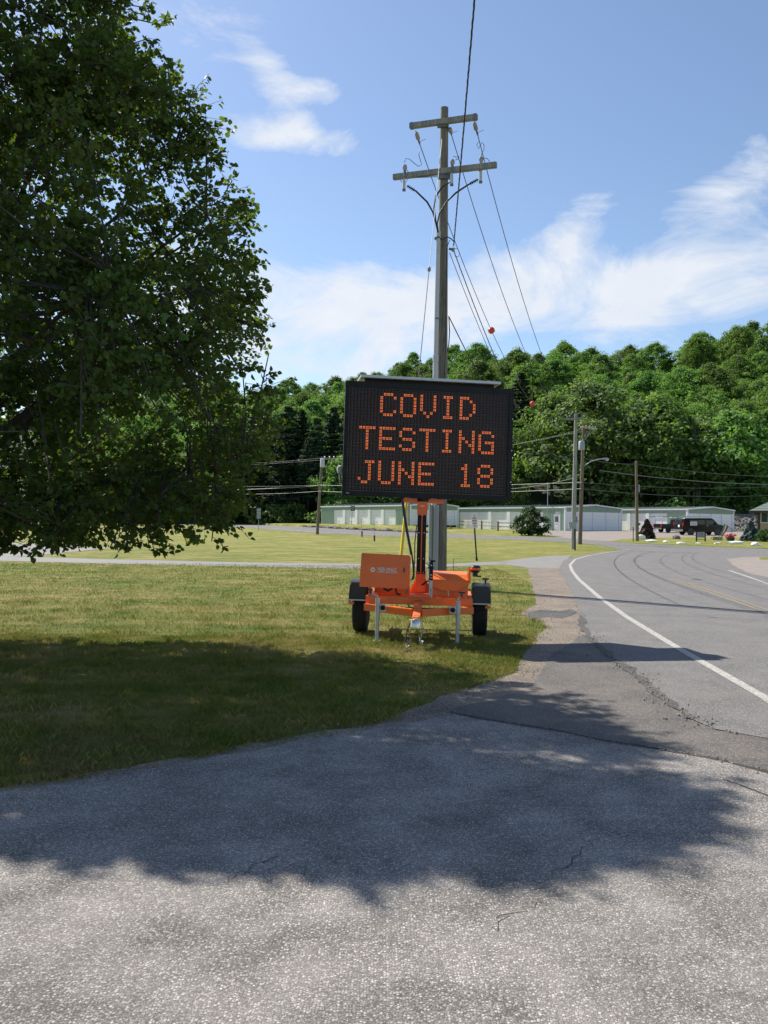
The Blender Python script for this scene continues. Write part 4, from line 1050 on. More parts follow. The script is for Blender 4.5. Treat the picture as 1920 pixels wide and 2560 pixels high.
# tail lamp bracket behind the battery box
tb = MB().box((.69, .25, .72), (.725, .30, .96)).build('lamp_bracket', 'orange_paint', TR, bevel=.004)
hb = MB(); hb.lathe([(.055, -.05), (.075, -.02), (.08, .03), (.062, .055), (.04, .06)], (.79, .27, .93), n=16); hb.build('winch_head', 'black_plastic', tb, smooth=True)
MB().lathe([(.077, -.012), (.082, .0), (.082, .018), (.077, .026)], (.79, .27, .93), n=16).build('winch_band', 'orange_paint', tb, smooth=True)
MB().box((.755, .24, .83), (.825, .30, .885)).build('winch_neck', 'black_plastic', tb, bevel=.004)
MB().tube([(.76, .26, .835), (.88, .24, .828)], .012, 8).build('winch_handle', 'black_plastic', tb)
MB().tube([(.47, .33, .86), (.47, .33, 1.08)], .004, 5).build('whip_antenna', 'cable_black', TR)
# mast
MB().box((-.07, -.06, .60), (.07, .06, .90)).build('mast_base', 'orange_paint', TR, bevel=.005)
MB().box((-.05, -.05, .903), (.05, .05, 1.70)).build('mast_core', 'orange_paint', TR)
for s in (-1, 1):
    rl = MB().box((s * .037 - .027, -.085, .86), (s * .037 + .027, -.055, 1.705)).build('mast_rail', 'black_paint', TR, bevel=.004)
    for z in (.88, 1.08, 1.45): MB().tube([(s * .037, -.09, z), (s * .037, -.084, z)], .008, 8).build('bolt', 'galvanised', rl)
MB().box((-.006, -.088, .86), (.006, -.05, 1.70)).build('mast_strip', 'orange_paint', TR)
MB().box((-.072, -.075, 1.706), (.072, .07, 1.90)).build('mast_head', 'orange_paint', TR, bevel=.006)
MB().box((-.03, -.08, 1.83), (.03, -.074, 1.842)).build('mast_label', 'white_print', TR)
MB().tube([(0, 0, 1.90), (0, 0, 1.95)], .085, 16).build('swivel', 'black_paint', TR)
for s in (-1, 1):
    MB().prism([(-.06, .60), (.06, .60), (0.0, .78)], 'x', s * .075 - .004, s * .075 + .004).build('gusset', 'orange_paint', TR)
    MB().prism([(s * .08, .602), (s * .17, .602), (s * .08, .76)], 'y', -.005, .005).build('gusset', 'orange_paint', TR)
tub(TR, 'lift_strut', [(-.30, -.05, 1.99), (-.255, -.08, 1.7), (-.20, -.12, 1.42), (-.135, -.20, 1.14)], .02, 'black_plastic', 10)
tub(TR, 'cable', [(-.13, -.2, 1.15), (-.10, -.3, 1.0), (-.085, -.4, .86), (-.10, -.42, .80)], .014, 'cable_black')
tub(TR, 'cable', [(-.075, -.07, 1.55), (-.095, -.1, 1.3), (-.09, -.1, 1.05), (-.10, -.1, .85), (-.13, -.1, .77), (-.2, -.1, .76)], .008, 'cable_black')
tub(TR, 'cable', [(.02, -.1, .70), (.1, -.1, .76), (.16, -.12, .77)], .012, 'cable_black')
tub(TR, 'cable', [(-.16, -.48, .455), (-.12, -.55, .42), (-.06, -.6, .41), (-.02, -.5, .42)], .008, 'cable_black')
MB().box((-.665, -.64, .395), (-.60, -.622, .445)).build('rating_plate', 'white_print', TR)

# message board
BD = empty('message_board', (.05, .05, 2.765)); BD.parent = TR; BD.rotation_euler = (0, R(.35), R(11.5))
BW, BH = 2.46, 1.64
b = MB(); b.box((-BW / 2 + .01, -.10, -BH / 2 + .01), (BW / 2 - .01, .12, BH / 2 - .01)); b.build('board_housing', 'black_paint', BD, bevel=.006)
NC, NR = 48, 30; x0, x1 = -1.165, 1.155; z1_, z0_ = .725, -.735
pc = (x1 - x0) / NC; pr_ = (z1_ - z0_) / NR
# frame bars around the recessed face
fr = MB()
fr.box((-BW / 2, -.135, z1_ + .01), (BW / 2, -.10, BH / 2)); fr.box((-BW / 2, -.135, -BH / 2), (BW / 2, -.10, z0_ - .01))
fr.box((-BW / 2, -.135, z0_ - .01), (x0 - .008, -.10, z1_ + .01)); fr.box((x1 + .008, -.135, z0_ - .01), (BW / 2, -.10, z1_ + .01))
fr.build('board_frame', 'black_paint', BD, bevel=.003)
MB().box((x0 - .008, -.112, z0_ - .01), (x1 + .008, -.102, z1_ + .01)).build('display_face', 'sign_face_black', BD)
FONT = {'C': '.###.|#...#|#....|#....|#....|#...#|.###.', 'O': '.###.|#...#|#...#|#...#|#...#|#...#|.###.', 'V': '#...#|#...#|#...#|#...#|#...#|.#.#.|..#..',
        'I': '.###.|..#..|..#..|..#..|..#..|..#..|.###.', 'D': '###..|#..#.|#...#|#...#|#...#|#..#.|###..', 'T': '#####|..#..|..#..|..#..|..#..|..#..|..#..',
        'E': '#####|#....|#....|####.|#....|#....|#####', 'S': '.###.|#...#|#....|.###.|....#|#...#|.###.', 'N': '#...#|#...#|##..#|#.#.#|#..##|#...#|#...#',
        'G': '.###.|#...#|#....|#.###|#...#|#...#|.####', 'J': '..###|...#.|...#.|...#.|...#.|#..#.|.##..', 'U': '#...#|#...#|#...#|#...#|#...#|#...#|.###.',
        '1': '..#..|.##..|..#..|..#..|..#..|..#..|.###.', '8': '.###.|#...#|#...#|.###.|#...#|#...#|.###.'}
lit = set(); letters = []
for txt, c0, r0 in (('COVID', 9, 1), ('TESTING', 3, 11), ('JUNE 18', 3, 21)):
    for i, ch in enumerate(txt):
        if ch == ' ': continue
        cells = [(c0 + 6 * i + c, r0 + r) for r, row in enumerate(FONT[ch].split('|')) for c, k in enumerate(row) if k == '#']
        letters.append((ch, cells)); lit.update(cells)
def cell(c, r): return x0 + (c + .5) * pc, z1_ - (r + .5) * pr_
mod = []
for r in range(NR):
    for c in range(NC):
        if (c, r) in lit: continue
        x, z = cell(c, r); hx_, hz_ = pc * .40, pr_ * .40
        mod.append([(x - hx_, -.119, z - hz_), (x + hx_, -.119, z - hz_), (x + hx_, -.119, z + hz_), (x - hx_, -.119, z + hz_),
                    (x - hx_, -.112, z - hz_), (x + hx_, -.112, z - hz_), (x + hx_, -.112, z + hz_), (x - hx_, -.112, z + hz_)])
o = quads_mesh('unlit_pixel', np.array(mod), 8, 'led_module', BD, ((0, 1, 2, 3), (1, 0, 4, 5), (2, 1, 5, 6), (3, 2, 6, 7), (0, 3, 7, 4)))
tag(o, 'dark unlit brown lamp modules', kind='stuff')
for ch, cells in letters:
    b = MB(); d = MB()
    for (c, r) in cells:
        x, z = cell(c, r)
        b.box((x - pc * .42, -.120, z - pr_ * .42), (x + pc * .42, -.1135, z + pr_ * .42))
        for sx in (-1, 1):
            for sz in (-1, 1):
                cx_, cz_ = x + sx * pc * .205, z + sz * pr_ * .205
                q = .0062
                d.add([(cx_ + q * math.cos(a), -.1235, cz_ + q * math.sin(a)) for a in [6.283 * k / 8 for k in range(8)]] + [(cx_ + q * 1.2 * math.cos(a), -.1202, cz_ + q * 1.2 * math.sin(a)) for a in [6.283 * k / 8 for k in range(8)]],
                      [tuple(range(8))] + [(k, (k + 1) % 8, 8 + (k + 1) % 8, 8 + k) for k in range(8)])
    lo = b.build('lit_character', 'led_glow_lens', BD)
    d.build('lit_lamp', 'led_lit', lo)
MB().box((-1.175, -.139, -.783), (-1.13, -.1352, -.776)).build('maker_plate', 'white_print', BD)
for z in (.38, -.08, -.54): MB().tube([(1.22, -.142, z), (1.22, -.135, z)], .009, 10).build('latch_stud', 'white_print', BD)
MB().tube([(-1.235, -.05, .32), (-1.262, -.05, .30), (-1.262, -.05, .06), (-1.235, -.05, .04)], .008, 6).build('side_handle', 'black_paint', BD)
rd = MB(); rd.lathe([(.03, -.05), (.042, 0), (.03, .05), (.012, .06)], (-1.262, .10, -.44), n=12); rd.build('radar_head', 'white_print', BD, smooth=True)
MB().tube([(-1.262, .10, -.49), (-1.25, .10, -.58), (-1.235, .10, -.64)], .014, 8).build('radar_arm', 'galvanised', BD)
ub = MB(); ub.box((-.34, -.06, -.885), (.26, .06, -.822)); ub.build('board_bracket', 'orange_paint', BD, bevel=.005)
for s in (-1, 1): MB().box((s * .3 - .1 - .02, .122, -.75), (s * .3 - .1 + .02, .16, .75)).build('rear_rib', 'orange_paint', BD)
# solar panel on top, cells on its upper side
sp = empty('solar_panel', (0.0, .30, .90)); sp.parent = BD; sp.rotation_euler = (R(1.5), 0, 0)
MB().box((-1.0, -.45, -.012), (1.0, .45, .0)).build('backing', 'white_paint', sp)
for i in range(2):
    MB().box((-.98 + i * .985, -.43, .004), (-.005 + i * .985, .43, .014)).build('solar_cells', 'window_glass', sp)
fr = MB(); fr.box((-1.02, -.48, -.016), (1.02, -.453, .022)); fr.box((-1.02, .453, -.016), (1.02, .48, .022)); fr.box((-1.02, -.452, -.016), (-1.003, .452, .022)); fr.box((1.003, -.452, -.016), (1.02, .452, .022))
fr.build('panel_frame', 'galvanised', sp)
MB().box((-.95, -.36, -.085), (.95, -.25, -.018)).build('panel_support', 'black_paint', sp)

# ------------------------------------------------------------------ utility poles
def pole_obj(name, base, top, r0, r1, mat, label, lean_to=None):
    o = empty(name, base, 0, label, 'utility pole'); H = top.z - base.z; dx = top.x - base.x; dy = 0
    n = 12; b = MB()
    b.tube([(dx * k / n, 0, H * k / n - (.3 if k == 0 else 0)) for k in range(n + 1)], [r0 + (r1 - r0) * k / n for k in range(n + 1)], 20)
    sh_ = b.build('shaft', mat, o, smooth=True)
    return o
PB = G(1100, 1468); PY = PB.y
PT = P(1111, 271, PY)
MP = pole_obj('utility_pole', PB, PT, .165, .098, 'pole_wood', 'tall weathered wooden utility pole with two crossarms behind the message board')
def mp(px, py, dy=0.0):
    return P(px, py, PY + dy) - PB
MB().lathe([(.099, .0), (.1, .02), (.05, .03)], mp(1111, 272), n=16).build('pole_cap', 'dark_steel', MP)
YA = R(-17.5)
def arm_pt(c, u): return c + Vector((math.cos(YA), math.sin(YA), 0)) * u
UA = mp(1108, 304, -.16); LA = mp(1110, 428, -.17)
MB().beam(arm_pt(UA, -.86), arm_pt(UA, .86), .11, .135).build('upper_crossarm', 'arm_wood', MP, bevel=.008)
MB().beam(arm_pt(LA, -1.31), arm_pt(LA, 1.31), .11, .135).build('lower_crossarm', 'arm_wood', MP, bevel=.008)
for u in (-.80, .80): MB().beam(arm_pt(UA, u - .03), arm_pt(UA, u + .03), .118, .143).build('arm_band', 'dark_steel', MP)
MB().box(LA + Vector((-.16, -.0, -.17)), LA + Vector((.16, .1, -.07))).build('arm_bracket', 'dark_steel', MP)
MB().box(UA + Vector((-.14, -.0, -.12)), UA + Vector((.14, .1, -.07))).build('arm_bracket', 'dark_steel', MP)
MB().beam(arm_pt(LA, -.75) + Vector((0, .0, -.075)), LA + Vector((-.05, .05, -.11)), .03, .008).build('arm_brace', 'dark_steel', MP)
# strain insulators
ins = []
for (a, q) in (((1039, 326), (1050, 362)), ((1124, 318), (1129, 338)), ((1184, 300), (1195, 340))):
    A_ = mp(a[0], a[1], -.16); B2 = mp(q[0], q[1], .15); d = (B2 - A_)
    i0 = MB().tube([A_, A_ + d * .15], .012, 6).build('insulator_link', 'dark_steel', MP)
    MB().tube([A_ + d * .15, A_ + d * .2, A_ + d * .5, A_ + d * .62, A_ + d * .66], [.03, .05, .055, .045, .02], 10).build('strain_insulator', 'porcelain', MP, smooth=True)
    MB().tube([A_ + d * .62, A_ + d * .8, A_ + d], [.018, .028, .014], 8).build('wire_clamp', 'purple_polymer', MP)
    MB().tube([A_ + d * .8, A_ + d * .8 + Vector((.17, .05, .10))], .006, 5).build('clamp_tail', 'wire_bright', MP)
    ins.append(B2 + PB)
# arrester and cutout assemblies on the lower arm
for k, (px, py) in enumerate(((1012, 418), (1131, 405), (1203, 398))):
    T = mp(px, py, -.27); c = MB()
    c.lathe([(.01, .07), (.045, .05), (.06, 0), (.055, -.04), (.035, -.085), (.028, -.12)], T, n=14)
    ar = c.build('lightning_arrester', 'porcelain', MP, smooth=True)
    MB().tube([T + Vector((0, 0, -.1)), T + Vector((.01, 0, -.22))], .035, 8).build('arrester_bracket', 'dark_steel', ar)
    cu = T + Vector((-.02, -.05, -.30))
    MB().tube([cu, cu + Vector((0, 0, -.08)), cu + Vector((.005, 0, -.26))], [.03, .042, .036], 12).build('fuse_cutout', 'pale_pvc', ar, smooth=True)
    MB().box(cu + Vector((-.06, -.03, .0)), cu + Vector((.05, .03, .035))).build('cutout_clamp', 'dark_steel', ar)
    MB().box(cu + Vector((-.035, -.03, -.31)), cu + Vector((.045, .03, -.262))).build('cutout_terminal', 'dark_steel', ar)
# cable terminations curving into the conduit
cond_top = mp(1095, 580, -.22)
for k, pts in enumerate((((1017, 464), (1040, 478), (1068, 505), (1082, 530), (1089, 556)), ((1126, 455), (1105, 468), (1090, 490), (1085, 520), (1090, 556)), ((1196, 448), (1170, 462), (1140, 482), (1115, 506), (1098, 535), (1093, 560)))):
    q = [mp(*p, -.30) for p in pts] + [cond_top + Vector((.01, 0, -.05))]
    MB().tube(q, [.014, .022, .023, .02, .018] + [.018] * (len(q) - 5), 8).build('cable_termination', 'cable_black', MP, smooth=True)
    if k != 1:
        s = MB()
        for w in (.15, .3, .45, .6, .75): 
            c0 = q[0].lerp(q[1], w) if k == 0 else q[0].lerp(q[1], w)
            s.tube([c0 + (q[1] - q[0]).normalized() * .004, c0 - (q[1] - q[0]).normalized() * .004], .042, 10)
        s.build('stress_skirt', 'cable_black', MP)
# jumper wires
for pts in (((1050, 372), (1047, 388), (1052, 404), (1054, 412), (1046, 416), (1034, 407), (1024, 398), (1014, 396), (1011, 406)),
            ((1196, 354), (1192, 362), (1196, 372), (1205, 356), (1210, 362), (1210, 374), (1205, 382), (1203, 392)), ((1208, 395), (1218, 396), (1224, 404), (1225, 412)),
            ((1133, 391), (1142, 393), (1147, 390), (1148, 396), (1139, 400)), ((1016, 424), (1020, 428), (1018, 450), (1013, 458), (1003, 455), (1001, 448))):
    MB().tube([mp(*p, -.2) for p in pts], .008, 5).build('jumper_wire', 'cable_black', MP, smooth='all')
# conduits
c1 = [mp(1096, 579, -.19), mp(1093, 720, -.19), mp(1089, 900, -.20)]
MB().tube(c1, .058, 14).build('riser_conduit', 'pale_pvc', MP, smooth=True)
MB().tube([mp(1089, 888, -.20), mp(1085, 1230, -.2), mp(1082, 1466, -.2)], .066, 14).build('riser_conduit', 'pale_pvc', MP, smooth=True)
MB().tube([mp(1089, 888, -.20), mp(1089, 903, -.20)], .074, 14).build('conduit_coupling', 'pale_pvc', MP, smooth=True)
MB().tube([mp(1078, 1262, -.24), mp(1075, 1466, -.24)], .058, 14).build('riser_conduit', 'grey_pvc', MP, smooth=True)
MB().tube([mp(1091, 1262, -.30), mp(1088, 1466, -.30)], .064, 14).build('riser_conduit', 'grey_pvc', MP, smooth=True)
for py in (596, 797, 1275):
    z = mp(1095, py).z; MB().tube([mp(1092, py, -.19) + Vector((0, 0, -.02)), mp(1092, py, -.19) + Vector((0, 0, .02))], .066, 12).build('conduit_strap', 'dark_steel', MP)
MB().tube([mp(1094, 590, -.27), mp(1104, 599, -.2), mp(1118, 592, -.2), mp(1128, 597, -.1), mp(1135, 604, .0)], .014, 6).build('service_loop', 'cable_black', MP, smooth='all')
MB().tube([mp(1124, 600, -.2), mp(1117, 620, -.19), mp(1115, 720, -.18), mp(1114, 850, -.18), mp(1111, 950, -.2)], .009, 5).build('ground_wire', 'cable_black', MP, smooth='all')
sb = MB(); sb.tube([mp(1122, 622), mp(1134, 624)], .03, 8); sb.build('service_bracket', 'dark_steel', MP)
MB().lathe([(.02, .05), (.045, .035), (.03, 0), (.045, -.035), (.02, -.05)], mp(1133, 624, 0), n=12).build('spool_insulator', 'porcelain', MP, smooth=True)
MB().tube([mp(1135, 622, .0), mp(1144, 622, 0), mp(1149, 632, 0), mp(1146, 642, 0), mp(1137, 640, 0)], .007, 5).build('jumper_wire', 'cable_black', MP, smooth='all')
MB().tube([mp(1122, 790), mp(1124, 830), mp(1122, 860), mp(1119, 880)], .014, 6).build('drop_wire', 'cable_black', MP, smooth='all')

# wires
def wire(name, a, b_, sag, r, mat, label, n=26, group='overhead wires', twist=0.0):
    a, b_ = Vector(a), Vector(b_); pts = []
    for k in range(n + 1):
        t_ = k / n; p = a.lerp(b_, t_); p.z -= sag * 4 * t_ * (1 - t_); pts.append(p)
    o = empty(name, a, 0); tag(o, label, 'wire', group)
    q = [p - a for p in pts]
    if twist:
        fine = []
        N = 300
        for k in range(N + 1):
            t_ = k / N; p = a.lerp(b_, t_) - a; p.z -= sag * 4 * t_ * (1 - t_); fine.append(p)
        for ph in (0, 2.09, 4.19):
            MB().tube([p + Vector((math.cos(k * .9 + ph) * twist, 0, math.sin(k * .9 + ph) * twist)) for k, p in enumerate(fine)], r * (1.0 if ph else .7), 4, False).build('strand', mat, o)
    else:
        MB().tube(q, r, 5, False).build('conductor', mat, o, smooth='all')
    return o, pts
P2B = G(1433, 1373); P2Y = P2B.y; P2T = P(1440, 1034, P2Y)
a2 = [P(1417, 1048, P2Y - .1), P(1440, 1040, P2Y - .1), P(1461, 1046, P2Y - .1)]
wire('power_wire', ins[0], a2[0], 2.3, .011, 'wire_metal', 'left of the three thin wires falling from the upper crossarm, carrying the orange balls')
def on_wire(A_, B_, sag, t_):
    p = Vector(A_).lerp(Vector(B_), t_); p.z -= sag * 4 * t_ * (1 - t_); return p
wire('power_wire', ins[1], a2[1], 2.1, .011, 'wire_metal', 'middle of the three thin wires falling right from the upper crossarm')
wire('power_wire', ins[2], a2[2], 2.05, .011, 'wire_metal', 'rightmost thin wire falling from the right end of the upper crossarm')
wire('service_cable', PB + mp(1135, 628), P(1437, 1140, P2Y), 2.0, .007, 'cable_black', 'twisted black cable running down from the pole spool to the far pole', twist=.008)
wire('neutral_wire', PB + mp(1124, 632), P(1436, 1128, P2Y), 2.05, .009, 'wire_metal', 'thin wire beside the twisted cable below the pole spool')
wire('telephone_wire', PB + mp(1122, 791), P(1434, 1190, P2Y), 1.5, .014, 'cable_black', 'thick black wire leaving the right side of the main pole at half height')
wire('overhead_cable', PB + mp(1134, 615), Vector((.25, -6, 10.3)), .35, .008, 'cable_black', 'twisted black cable coming overhead from the top of the picture to the main pole', twist=.009)
# marker balls on the first wire
def marker(p, r, label):
    o = empty('marker_ball', p, 0, label, 'marker ball', 'aerial marker balls')
    MB().lathe([(.02, r), (r * .55, r * .82), (r * .86, r * .45), (r, .06 * r), (r, -.06 * r), (r * .86, -r * .45), (r * .55, -r * .82), (.02, -r)], n=20).build('shell', 'marker_ball', o, smooth=True)
    MB().lathe([(r * .98, -.07 * r), (r * 1.16, -.03 * r), (r * 1.16, .03 * r), (r * .98, .07 * r)], n=20).build('flange', 'marker_ball', o)
    o.rotation_euler = (R(8), R(10), 0)
def nearest_on(A_, B_, sag, px):
    best = min((abs(project(on_wire(A_, B_, sag, k / 400))[0] - px), k / 400) for k in range(401)); return on_wire(A_, B_, sag, best[1])
marker(nearest_on(ins[0], a2[0], 2.3, 1228), .125, 'large orange marker ball on the wire above the treetops right of the main pole')
marker(nearest_on(ins[0], a2[0], 2.3, 1331), .125, 'orange marker ball in front of the dark wood right of the message board')
# guy wire with yellow guard
ga = PB + mp(1106, 335, -.13); gq = G(990, 1518)
GW = empty('guy_wire', gq, 0, 'guy wire anchored in the lawn, its lower end in a yellow guard', 'guy wire')
d = ga - gq
MB().tube([d * .985, d * .66], .011, 6).build('guy_strand', 'white_print', GW)
MB().lathe([(.015, .06), (.04, .03), (.04, -.03), (.015, -.06)], d * .655, n=10).build('guy_insulator', 'porcelain', GW, smooth=True)
MB().tube([d * .65, d * .02], .010, 6).build('guy_strand', 'wire_metal', GW)
MB().tube([d * .003, d * .235], .032, 10).build('guy_guard', 'yellow_plastic', GW, smooth=True)

# second tall pale pole with crossarm, third brown pole with transformer, lamp; fourth; left pole; pole behind guard
o = pole_obj('utility_pole', P2B, P2T, .16, .10, 'pole_wood_pale', 'pale grey wooden pole with a short crossarm, front one of the pair')
MB().beam(P(1415, 1048, P2Y - .12) - P2B, P(1463, 1047, P2Y - .12) - P2B, .09, .11).build('crossarm', 'arm_wood', o, bevel=.006)
for (px, py) in ((1418, 1043), (1459, 1041), (1440, 1030)): MB().lathe([(.03, .09), (.05, .05), (.035, .0), (.02, -.08)], P(px, py, P2Y - .1) - P2B, n=10).build('pin_insulator', 'porcelain', o, smooth=True)
P3B = G(1449.5, 1361); P3Y = P3B.y; P3T = P(1459, 1062, P3Y)
o3 = pole_obj('utility_pole', P3B, P3T, .17, .11, 'pole_wood_brown', 'brown wooden pole with transformer and street lamp, rear one of the pair')
def q3(px, py, dy=0): return P(px, py, P3Y + dy) - P3B
MB().beam(q3(1458, 1067, -.15), q3(1492, 1072, -1.2), .09, .11).build('crossarm', 'arm_wood', o3)
MB().beam(q3(1462, 1098, -.1), q3(1485, 1075, -.6), .05, .05).build('arm_brace', 'arm_wood', o3)
MB().beam(q3(1462, 1100, -.1), q3(1477, 1077, -.4), .05, .05).build('arm_brace', 'arm_wood', o3)
for (px, py) in ((1466, 1066), (1474, 1067), (1482, 1068), (1489, 1069)): MB().lathe([(.03, .10), (.06, .05), (.04, .0), (.02, -.08)], q3(px, py, -.6), n=10).build('pin_insulator', 'porcelain', o3, smooth=True)
MB().lathe([(.05, .72), (.2, .68), (.24, .62), (.24, .02), (.2, 0)], q3(1454, 1125, -.32), n=18).build('transformer', 'sign_grey', o3, smooth=True)
for dx in (-.1, .1): MB().lathe([(.02, .2), (.05, .12), (.03, 0)], q3(1454, 1104, -.32) + Vector((dx, 0, 0)), n=8).build('bushing', 'porcelain', o3)
la = MB(); la.tube([q3(1460, 1165), q3(1478, 1153, -.2), q3(1497, 1148, -.4), q3(1509, 1147, -.5)], .035, 8); lamp = la.build('lamp_arm', 'galvanised', o3, smooth=True)
lh = q3(1514, 1149, -.5)
MB().add([lh + Vector(v_) for v_ in ((-.28, -.1, .02), (.28, -.16, .0), (.30, .16, .0), (-.28, .1, .02), (-.28, -.08, .12), (.16, -.12, .15), (.16, .12, .15), (-.28, .08, .12))], [(0, 3, 2, 1), (4, 5, 6, 7), (0, 1, 5, 4), (1, 2, 6, 5), (2, 3, 7, 6), (3, 0, 4, 7)]).build('lamp_head', 'galvanised', lamp, bevel=.03, smooth=True)
MB().lathe([(.13, .01), (.12, -.06), (.05, -.11)], lh + Vector((.12, 0, 0)), n=12).build('lamp_lens', 'pale_pvc', lamp, smooth=True)
P4B = G(1593, 1353); P4Y = P4B.y; P4T = P(1590.5, 1152, P4Y)
o4 = pole_obj('utility_pole', P4B, P4T, .16, .11, 'pole_wood_brown', 'brown wooden pole standing by the white rocks left of the black van')
MB().box(P(1595, 1221, P4Y) - P4B + Vector((.0, -.15, -.35)), P(1595, 1221, P4Y) - P4B + Vector((.12, -.05, .35))).build('junction_box', 'sign_grey', o4)
MB().box(P(1594, 1311, P4Y) - P4B + Vector((.05, -.2, -.1)), P(1594, 1311, P4Y) - P4B + Vector((.2, -.1, .15))).build('meter_box', 'dark_steel', o4)
PLB = G(793, 1336); PLY = PLB.y; PLT = P(805, 1142, PLY)
oL = pole_obj('utility_pole', PLB, PLT, .17, .11, 'pole_wood_brown', 'leaning brown pole with transformer and side crossarm left of the message board')
def qL(px, py, dy=0): return P(px, py, PLY + dy) - PLB
MB().beam(qL(804, 1146, -.15), qL(838, 1150, -.3), .1, .12).build('crossarm', 'arm_wood', oL)
MB().beam(qL(806, 1172, -.1), qL(828, 1150, -.2), .06, .06).build('arm_brace', 'arm_wood', oL)
for px in (812, 824, 835): MB().lathe([(.03, .16), (.09, .08), (.05, .0), (.02, -.05)], qL(px, 1144, -.25), n=10).build('pin_insulator', 'white_print', oL, smooth=True)
MB().lathe([(.1, .95), (.2, .92), (.24, .85), (.24, .02), (.2, 0)], qL(806, 1168, -.3), n=16).build('transformer', 'pale_pvc', oL, smooth=True)
PGB = G(1022, 1327); PGT = P(1023, 1150, PGB.y)
pole_obj('utility_pole', PGB, PGT, .15, .11, 'pole_wood_pale', 'grey wooden pole mostly hidden behind the message board mast')
# far wires
WL = P(420, 1158, 96); WR = P(2000, 1200, 90)
def fw(a, b_, sag, r, mat, lab): return wire('power_wire', a, b_, sag, r, mat, lab, 18)
fw(P(420, 1157, 98), PLB + qL(806, 1145), .35, .016, 'wire_metal', 'upper thin wire left of the leaning pole, carrying a small orange ball')
marker(P(708, 1149, 104), .16, 'tiny orange marker ball on the wire left of the leaning pole')
fw(P(420, 1163, 99), PLB + qL(834, 1147, -.3), .3, .014, 'wire_metal', 'second thin wire left of the leaning pole')
fw(P(420, 1213, 97), PLB + qL(799, 1213, -.2), .15, .02, 'wire_metal', 'dark wire above the thick pale cable left of the leaning pole')
fw(P(420, 1225, 97), PLB + qL(798, 1214, -.2), .2, .04, 'wire_bright', 'thick pale cable left of the leaning pole')
fw(P(420, 1222, 97), PLB + qL(798, 1228, -.2), .45, .026, 'wire_bright', 'lowest sagging cable left of the leaning pole')
fw(PLB + qL(834, 1147, -.3), P3B + q3(1470, 1070), .9, .014, 'wire_metal', 'thin wire passing behind the message board to the rear paired pole')
fw(PLB + qL(806, 1145), P3B + q3(1486, 1071, -.6), .9, .014, 'wire_metal', 'higher thin wire passing behind the message board to the rear paired pole')
fw(PLB + qL(799, 1213, -.2), P3B + q3(1455, 1206, -.2), .2, .03, 'wire_bright', 'upper pale cable running behind the message board')
fw(PLB + qL(798, 1228, -.2), P3B + q3(1453, 1222, -.2), .3, .03, 'wire_bright', 'lower pale cable running behind the message board')
fw(P3B + q3(1455, 1206, -.2), P(2010, 1210, 88), .45, .022, 'wire_metal', 'middle dark cable crossing in front of the right hand wood')
fw(P3B + q3(1453, 1222, -.2), P(2010, 1232, 88), .5, .026, 'wire_metal', 'lowest dark cable crossing in front of the right hand wood')
fw(P3B + q3(1462, 1146, -.2), P4B + (P(1590, 1160, P4Y) - P4B), .15, .02, 'wire_metal', 'cable from the street lamp pole to the pole by the white rocks')
fw(P(1590, 1160, P4Y), P(2010, 1193, 70), .3, .022, 'wire_metal', 'cable sloping right from the top of the pole by the white rocks')
fw(P(1278, 1222, 66), P(1432, 1142 + 54, P2Y), .1, .016, 'wire_bright', 'short pale wire between message board and front paired pole')
fw(P(1498, 1176, 75), P(2010, 1212, 76), .35, .03, 'wire_bright', 'thick pale cable sloping right below the street lamp')
fw(P3B + q3(1489, 1070, -.6), P(2010, 1088, 95), .8, .013, 'wire_metal', 'high thin wire running right from the rear paired pole')

# ------------------------------------------------------------------ signs and posts
def post_sign(name, base, top_px, panels, postmat, label, cat='sign', r=.025, lean=None):
    return
q = G(1192, 1402); SG = empty('parking_sign', q, 0, 'white no parking sign with red lettering on a dark leaning post', 'sign')
def sp_(px, py, dy=0): return P(px, py, q.y + dy) - q
MB().tube([sp_(1192, 1403), sp_(1187, 1330), sp_(1185, 1284)], .032, 8).build('post', 'black_paint', SG)
MB().tube([sp_(1192.5, 1404), sp_(1191.5, 1396)], .05, 8).build('post_sleeve', 'black_paint', SG)
c0 = sp_(1186.3, 1302, -.05); w_, h_ = .245, .62
tl = math.atan2(1.6, 34)
pn = MB().box((-w_ / 2 * 1.0, -.006, -h_ / 2), (w_ / 2, .006, h_ / 2)).build('panel', 'white_paint', SG); pn.location = c0; pn.rotation_euler = (0, -tl, 0)
for i, (tx, wd) in enumerate((('NO', .055), ('PARKING', .15), ('RECEPTION', .205), ('LOADING', .145), ('ZONE', .085))):
    lettering(tx, .085, (0, -.0085, .225 - i * .112), 'red_print', pn, width=wd, bold=.003)
MB().box((-.07, -.004, h_ / 2 + .003), (.05, .004, h_ / 2 + .05)).build('top_tab', 'white_paint', SG).location = c0
# lawn markers (short bollards with whips)
for (px, py, tp, lab) in ((905, 1342, 1297, 'short dark stake with thin whip, left of two on the far lawn'), (936, 1353, 1306, 'short dark stake with thin whip, right of two on the far lawn')):
    q0 = G(px, py); o = empty('lawn_marker', q0, 0, lab, 'marker', 'dark stakes on the far lawn')
    top = P(px - 1, tp, q0.y) - q0; mid = P(px, py - 13, q0.y) - q0
    MB().tube([(0, 0, -.05), mid], .075, 10).build('stake', 'trim_brown', o)
    MB().tube([mid + Vector((0, 0, -.02)), mid + Vector((0, 0, .03))], .10, 10).build('collar', 'trim_brown', o)
    MB().tube([mid, top], .014, 5).build('whip', 'trim_brown', o)
